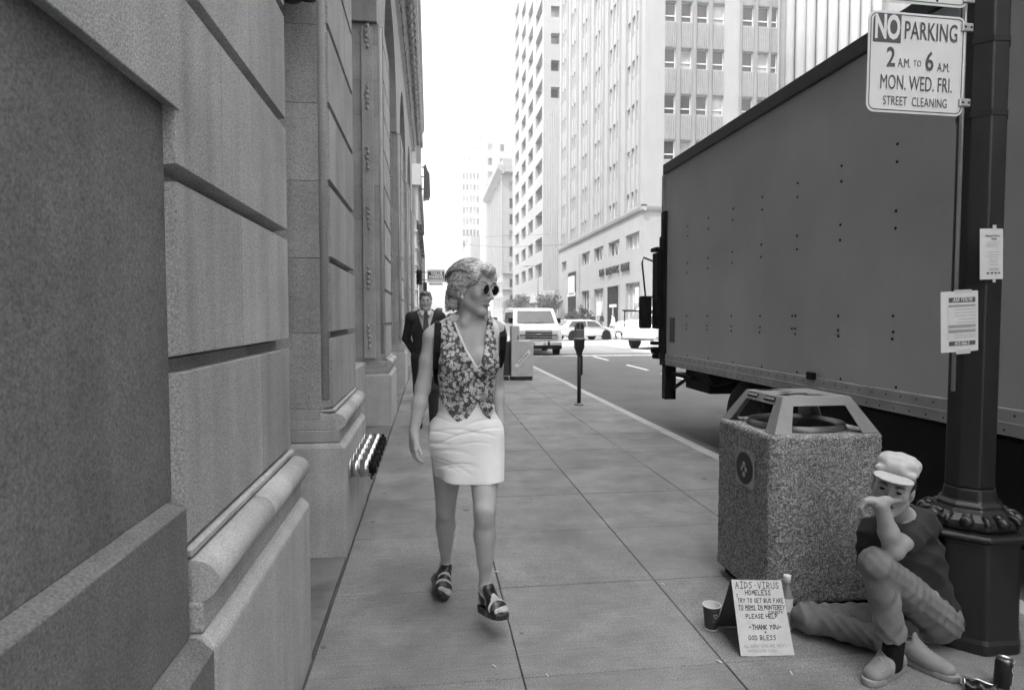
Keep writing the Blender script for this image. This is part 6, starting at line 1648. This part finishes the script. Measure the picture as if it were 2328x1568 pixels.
nk_ = Hc + Hf @ V3(0, .02, -.13)
T_.ell(Nk + V3(-.03, -.035, .06), (.062, .062, .07), .01, op='s')
T_.warp(lambda X, Y, Z: .007 * np.abs(np.sin(21 * X + 15 * Y + 26 * Z + 1.6 * np.sin(13 * Z)))); T_.warp(wavy(.003, -45, 40, 50, 1))
T_.mesh('t_shirt', mat('t_shirt', .022, .9, var=.15, scale=12, bump=.001, bscale=500), mn, MO)
Jn = Field(mlo, mhi, .005)
Jn.ell(Pel + V3(.01, 0, -.01), (.156, .125, .112), .05); Jn.cone(Hip, Kn, .098, .064, .04); Jn.cone(Kn, An + V3(-.01, 0, .055), .060, .062, .03); Jn.ell(Kn + V3(0, -.008, .0), (.058, .060, .052), .03)
Jn.cone(H2, K2, .092, .066, .04); Jn.cone(K2, A2 + V3(-.05, .03, 0), .064, .058, .03); Jn.ell(K2 + V3(-.01, 0, 0), (.066, .07, .066), .03); Jn.cone(Pel, Hip, .122, .098, .05)
dr = unit(An - Kn); Jn.cut(lambda X, Y, Z: np.where((X - 1.98) ** 2 + (Y - 2.42) ** 2 < .0225, (X - An[0]) * dr[0] + (Y - An[1]) * dr[1] + (Z - An[2]) * dr[2] + .055, -1.0))
Jn.cut(lambda X, Y, Z: Z - .275 - .9 * np.clip(2.28 - X, 0, 1) + 0 * Y)
Jn.cut(lambda X, Y, Z: .003 - Z + 0 * X + 0 * Y)
Jn.warp(lambda X, Y, Z: .0060 * np.abs(np.sin(34 * X - 26 * Y + 38 * Z + 2.2 * np.sin(17 * Z + 12 * X))) * np.clip(1.3 - np.abs(Z - .12) * 5, .35, 1)); Jn.warp(wavy(.003, 62, 75, -24, 1.4)); Jn.warp(wavy(.0022, -95, 40, 70, .4))
jm = mat('jeans', .16, .9, var=.16, scale=9, fine=.2, fscale=320, streak=.1, bump=.0006, bscale=500)
jeans = Jn.mesh('jeans', jm, mn, MO)
# seam, waistband and rivet of the jeans
M['seam'] = mat('seam', .24, .9)
# sock and shoes
Sk = Field(mlo, mhi, .005); Sk.cone(An + V3(0, 0, .05), An + V3(-.012, -.004, -.05), .042, .042, .01); Sk.mesh('sock', M['black'], mn, MO)
M['shoe'] = mat('shoe_canvas', .22, .8, var=.1, scale=30); M['shoe_sole'] = mat('shoe_sole', .28, .7, var=.15, scale=30, dirt=.3, dscale=40)
def shoe(hx, tx, nm):
    hx, tx = np.array(hx, float), np.array(tx, float); f = unit(tx - hx); s_ = V3(f[1], -f[0], 0); L_ = np.linalg.norm(tx - hx); Q = lambda a, b, c: hx + s_ * a + f * b + V3(0, 0, c)
    lo_, hi_ = np.minimum(hx, tx) - .09, np.maximum(hx, tx) + .09; hi_[2] = .19; lo_[2] = -.02
    e = empty('shoe'); e.parent = mn; e.location = tuple(hx - MO)
    S1 = Field(lo_, hi_, .004); S1.cone(Q(0, .03, .045), Q(0, L_ - .052, .038), .033, .040, .02, ax=V3(0, 0, 1), sc=.8); S1.cone(Q(0, .03, .06), Q(0, .09, .075), .036, .040, .02); S1.cone(Q(0, .09, .076), Q(0, L_ * .62, .048), .036, .034, .03)
    S1.ell(Q(0, .045, .122), (.028, .036, .045), .008, op='s'); S1.cone(Q(0, L_ * .44, .085), Q(0, L_ * .34, .125), .020, .024, .01, ax=f, sc=.4); S1.cut(lambda X, Y, Z: .018 - Z + 0 * X + 0 * Y); S1.mesh('upper', M['shoe'], e, hx)
    q = MB(); out_ = [(-.008, .014), (0, .026), (.06, .031), (.13, .032), (.19, .040), (L_ - .04, .038), (L_ - .012, .028), (L_ + .002, .010)]
    o2 = [(w_, t) for t, w_ in out_] + [(-w_, t) for t, w_ in reversed(out_)]
    q.rings([[tuple(Q(a, b, 0.001) - hx) for a, b in o2], [tuple(Q(a * 1.03, b, .014) - hx) for a, b in o2], [tuple(Q(a, b, .030) - hx) for a, b in o2]], True, True); q.build('sole', M['shoe_sole'], e, bevel=.004)
    q = MB()
    for k in range(3):
        b_ = L_ * .40 + .024 * k; q.tube([tuple(Q(-.034, b_, .086 - .010 * k) - hx), tuple(Q(0, b_ + .008, .119 - .013 * k) - hx), tuple(Q(.034, b_ - .006, .086 - .010 * k) - hx)], .0036, 6)
    q.build('laces', M['shoe_sole'], e)
    q = MB(); n_ = 22; ts = [R(-105 + 210 * k / n_) for k in range(n_ + 1)]
    q.tube([tuple(Q(.033 * math.sin(t), L_ * .66 + .058 * math.cos(t), .066 - .012 * math.cos(t)) - hx) for t in ts], .0022, 6); q.build('seam', M['paper_grey'], e)
    q = MB(); q.tube([tuple(Q(.034 * math.cos(t * .2618), .052 + .046 * math.sin(t * .2618), .105 + .006 * math.sin(t * .2618)) - hx) for t in range(25)], .0042, 6, caps=False); q.build('collar', M['shoe'], e)
shoe((2.035, 2.475, 0), (1.795, 2.375, 0), 'l'); shoe((2.075, 2.575, 0), (2.20, 2.345, 0), 'r')
# cap
cp_ = lambda a, b, d: Hc + Hf @ V3(a, b, d) * 1.04
Cp = Field(Hc - .2, Hc + .24, .004)
Cp.ell(cp_(0, -.014, .098), (.086, .101, .044), .012, Hf); Cp.ell(cp_(0, -.016, .118), (.080, .094, .026), .02, Hf); Cp.box(cp_(0, -.014, .084), (.079, .094, .016), Hf, .014, .012)
Br = Field(Hc - .2, Hc + .24, .004); tl = Hf @ np.array([[1, 0, 0], [0, math.cos(.16), math.sin(.16)], [0, -math.sin(.16), math.cos(.16)]])
fr_ = Hf[:, 2]
Cp.cut(lambda X, Y, Z: -((X - cp_(0, 0, .068)[0]) * fr_[0] + (Y - cp_(0, 0, .068)[1]) * fr_[1] + (Z - cp_(0, 0, .068)[2]) * fr_[2]))
Cp.warp(wavy(.0022, 70, 50, 40)); Cp.warp(lambda X, Y, Z: .0022 * np.abs(np.sin(48 * X - 40 * Y + 6 * Z)))
M['cap'] = mat('cap_cloth', .42, .85, var=.1, scale=30, bump=.0006, bscale=500)
cap = empty('cap', tuple(Hc), 'pale cloth cap with a short brim on the seated man', 'cap')
Cp.mesh('crown', M['cap'], cap, Hc)
Br.ell(cp_(0, .102, .070), (.078, .052, .0075), 0, tl); Br.mesh('brim', M['cap'], cap, Hc)
# dark hair under the cap, brows, eyes, moustache shade
DH = hairmat('dark_hair', .012, .05, (0, 0, 0), 80)
Hd = Field(Hc - .16, Hc + .16, .004)
Hd.ell(cp_(0, -.020, .020), (.083, .096, .075), .01, Hf); Hd.ell(cp_(0, .085, .00), (.075, .055, .12), .01, Hf, op='s'); Hd.cut(lambda X, Y, Z: (X - cp_(0, 0, .080)[0]) * fr_[0] + (Y - cp_(0, 0, .080)[1]) * fr_[1] + (Z - cp_(0, 0, .080)[2]) * fr_[2])
for g in (-1, 1): Hd.ell(cp_(g * .088, .008, -.012), (.022, .024, .034), .008, Hf, op='s')
Hd.mesh('hair', DH, mn, MO)
q = MB(); q.tube([tuple(cp_(-.024, .082, -.060) - MO), tuple(cp_(-.01, .0955, -.050) - MO), tuple(cp_(.01, .0955, -.050) - MO), tuple(cp_(.024, .082, -.060) - MO)], [.003, .006, .006, .003], 8); q.build('moustache', DH, mn)
for g in (-1, 1):
    q = MB(); q.tube([tuple(cp_(g * .014, .0925, .030) - MO), tuple(cp_(g * .032, .0905, .035) - MO), tuple(cp_(g * .050, .074, .030) - MO)], [.004, .0045, .002], 6); q.build('eyebrow', DH, mn)
    q = MB(); q.ell(tuple(cp_(g * .031, .0865, .0095) - MO), (.0105, .0105, .0055), 10, 6, HM4 if False else Matrix([[*Hf[i], 0] for i in range(3)] + [[0, 0, 0, 1]])); q.build('eye', M['black'], mn)
# ================================================================ OTHER PEOPLE
def walker(label, x, y, z0, h, face, top, bottom, hairm, grid, step=.20, jacket=False, arms='swing', tie=False, hand_det=False):
    """standing or striding figure facing the given direction"""
    o_ = V3(x, y, z0); e = empty('person', o_, label, 'person'); s = h / 1.75; f = unit(V3(face[0], face[1], 0)); sd_ = V3(-f[1], f[0], 0); Lp = lambda a, b, c: o_ + (sd_ * a + f * b + V3(0, 0, c)) * s
    lo_, hi_ = o_ + V3(-.55, -.55, -.01) * s, o_ + V3(.55, .55, 1.86) * s; ax = f
    hips = [Lp(g * .09, 0, .92) for g in (-1, 1)]; kn = [Lp(-.09, -.02 - step * .35, .50), Lp(.09, .05 + step * .45, .52)]; an = [Lp(-.09, -step, .10), Lp(.09, step * .8, .085)]
    sh = [Lp(g * .185, -.01, 1.43) for g in (-1, 1)]
    if arms == 'back': el = [Lp(-.25, -.10, 1.16), Lp(.25, -.10, 1.16)]; wr = [Lp(-.14, -.14, .96), Lp(.14, -.14, .96)]
    else: el = [Lp(-.24, .05, 1.15), Lp(.24, -.06, 1.15)]; wr = [Lp(-.22, .17, .93), Lp(.22, -.02, .90)]
    Fb_ = Field(lo_, hi_, grid)
    def upper(F, g, k=.05):
        F.ell(Lp(0, 0, 1.26), (.165 * s + g, .115 * s + g, .20 * s + g), k, np.stack([sd_, f, V3(0, 0, 1)], 1)); F.cone(Lp(0, 0, 1.2), Lp(0, 0, 1.0), .14 * s + g, .145 * s + g, k, ax=ax, sc=.74); F.cone(sh[0], sh[1], .062 * s + g, .062 * s + g, .05 * s)
        F.cone(Lp(-.10, -.01, 1.47), Lp(0, -.01, 1.51), .04 * s + g, .05 * s + g, .03); F.cone(Lp(.10, -.01, 1.47), Lp(0, -.01, 1.51), .04 * s + g, .05 * s + g, .03)
    def arm(F, g, upto=1.0):
        for a, b, c in zip(sh, el, wr): F.chain([a, b], [.055 * s + g, .042 * s + g], .02); F.cone(b, b + (c - b) * upto, .042 * s + g, (.042 + (.028 - .042) * upto) * s + g, .02)
    def legs(F, g):
        for a, b, c in zip(hips, kn, an): F.cone(a, b, .088 * s + g, .058 * s + g, .03); F.cone(b, c, .056 * s + g, .036 * s + g, .03)
    upper(Fb_, 0); F_ = Fb_; arm(F_, 0); legs(F_, 0)
    hc = Lp(0, .02, 1.635); hf = frame(f); F_.cone(Lp(0, -.01, 1.48), Lp(0, .0, 1.58), .055 * s, .052 * s, .03); head(F_, hc, hf, s, True)
    for c, b, g in zip(wr, el, (-1, 1)): hand(F_, c, unit(c - b), f * .3 - sd_ * g, f, s, spread=1.15)
    for a in an: F_.cone(a, a + f * .13 * s + V3(0, 0, -.05) * s, .034 * s, .032 * s, .02)
    F_.mesh('body', M['skin'], e, o_)
    U = Field(lo_, hi_, grid); upper(U, .016 if jacket else .010); arm(U, .014 if jacket else .010, 1.0 if jacket else .0 if arms == 'bare' else .9)
    bot = .80 if jacket else .96
    U.cone(Lp(0, 0, 1.05), Lp(0, 0, bot - .05), .155 * s, .172 * s, .04, ax=ax, sc=.74); fz = o_[2] + bot * s
    U.cut(lambda X, Y, Z: fz - Z + 0 * X + 0 * Y); ht = o_[2] + 1.545 * s; U.cut(lambda X, Y, Z: Z - ht + 0 * X + 0 * Y)
    if jacket:
        a0 = Lp(0, 0, 0)
        def vneck(X, Y, Z):
            u = (X - a0[0]) * sd_[0] + (Y - a0[1]) * sd_[1]; w_ = (X - a0[0]) * f[0] + (Y - a0[1]) * f[1]
            return np.maximum(np.abs(u) - np.clip((Z - o_[2]) / s - 1.16, 0, 1) * .30 * s, .02 - w_)
        U.cut(vneck, keep=False)
        Sh = Field(lo_, hi_, grid); upper(Sh, .008); Sh.cut(lambda X, Y, Z: (o_[2] + 1.0 * s) - Z + 0 * X + 0 * Y); Sh.cut(lambda X, Y, Z: Z - (o_[2] + 1.535 * s) + 0 * X + 0 * Y); Sh.mesh('shirt', mat('shirt_cloth', .42, .8, var=.05, scale=20), e, o_)
    U.mesh('jacket' if jacket else 'top', top, e, o_)
    Tr = Field(lo_, hi_, grid); legs(Tr, .018); Tr.ell(Lp(0, 0, .93), (.165 * s, .125 * s, .12 * s), .04, np.stack([sd_, f, V3(0, 0, 1)], 1)); za = o_[2] + .09 * s; Tr.cut(lambda X, Y, Z: za - Z + 0 * X + 0 * Y); Tr.mesh('trousers', bottom, e, o_)
    for a in an:
        Sx = Field(a - .3 * s, a + .3 * s, max(grid, .006)); Sx.cone(V3(a[0], a[1], o_[2] + .04 * s) - f * .05 * s, V3(a[0], a[1], o_[2] + .035 * s) + f * .17 * s, .042 * s, .040 * s, .01, ax=V3(0, 0, 1), sc=.85); zz = o_[2] + .004; Sx.cut(lambda X, Y, Z: zz - Z + 0 * X + 0 * Y); Sx.mesh('shoe', M['black'], e, o_)
    Hr = Field(hc - .17 * s, hc + .17 * s, min(grid, .006)); g_ = lambda a, b, c: hc + hf @ V3(a, b, c) * s
    Hr.ell(g_(0, -.022, .045), np.array((.083, .097, .088)) * s, .01, hf); Hr.ell(g_(0, .03, .105), np.array((.065, .06, .028)) * s, .02, hf); Hr.ell(g_(0, .11, -.02), np.array((.085, .075, .085)) * s, .01, hf, op='s'); Hr.cut(lambda X, Y, Z: (hc[2] - .055 * s) - Z + 0 * X + 0 * Y)
    for gg in (-1, 1): Hr.ell(g_(gg * .085, .01, -.015), np.array((.02, .024, .04)) * s, .006, hf, op='s')
    Hr.warp(wavy(.003 * s, 90, 70, 60)); Hr.mesh('hair', hairm, e, o_)
    return e, Lp, g_
SUIT = mat('suit_cloth', .012, .85, var=.2, scale=10); LH = hairmat('light_brown_hair', .06, .24, (0, 0, 0), 60)
e, Lp, g_ = walker('man in a dark suit and tie walking behind the woman', -.06, 8.75, 0, 1.86, (.02, -1), SUIT, SUIT, LH, .007, .16, True, 'back')
oS = V3(-.06, 8.75, 0)
q = MB(); tw_ = [(.0, 1.50, .026), (.0, 1.465, .020), (.0, 1.35, .034), (.0, 1.18, .042), (.0, 1.10, .02)]
rows = [[tuple(Lp(-w_, .128 - abs(1.3 - z) * .05, z) - oS), tuple(Lp(0, .140 - abs(1.3 - z) * .05, z) - oS), tuple(Lp(w_, .128 - abs(1.3 - z) * .05, z) - oS)] for x, z, w_ in tw_]
q.rings(rows, True, False, False); q.build('tie', mat('tie', .05, .6, var=.6, scale=80), e, fix=False)
for sx in (-1, 1):
    q = MB(); P0 = [Lp(sx * .012, .105, 1.505), Lp(sx * .07, .07, 1.54), Lp(sx * .085, .075, 1.50), Lp(sx * .045, .125, 1.455)]; q.rings([[tuple(p - oS) for p in P0], [tuple(p - oS - V3(0, -.01, .004)) for p in P0]], False, True); q.build('collar', M['piping'], e)
    q = MB(); q.tube([tuple(g_(sx * .014, .0925, .030) - oS), tuple(g_(sx * .032, .0905, .033) - oS), tuple(g_(sx * .050, .074, .028) - oS)], [.004, .005, .002], 6); q.build('eyebrow', LH, e)
    q = MB(); q.ell(tuple(g_(sx * .031, .0865, .0095) - oS), (.012, .008, .006), 8, 5); q.build('eye', M['black'], e)
DK = mat('dark_coat', .012, .9)
walker('dark haired figure in black partly hidden behind the suited man', .16, 12.2, 0, 1.68, (.3, 1), DK, DK, DH, .011, .15, True)
WS = mat('white_shirt', .62, .8, var=.05, scale=10); GT = mat('grey_trousers', .08, .9)
walker('pedestrian in a white shirt crossing in front of the bank door', 13.0, 44.2, RZ, 1.78, (-.95, .1), WS, GT, DH, .016, .26)
walker('dark silhouette standing left of the bank doorway', 15.9, 61.2, 0, 1.75, (-.4, -1), DK, DK, DH, .018, .05)
walker('dark silhouette standing inside the edge of the bank doorway', 16.2, 58.9, 0, 1.78, (-1, -.3), DK, GT, DH, .018, .08)
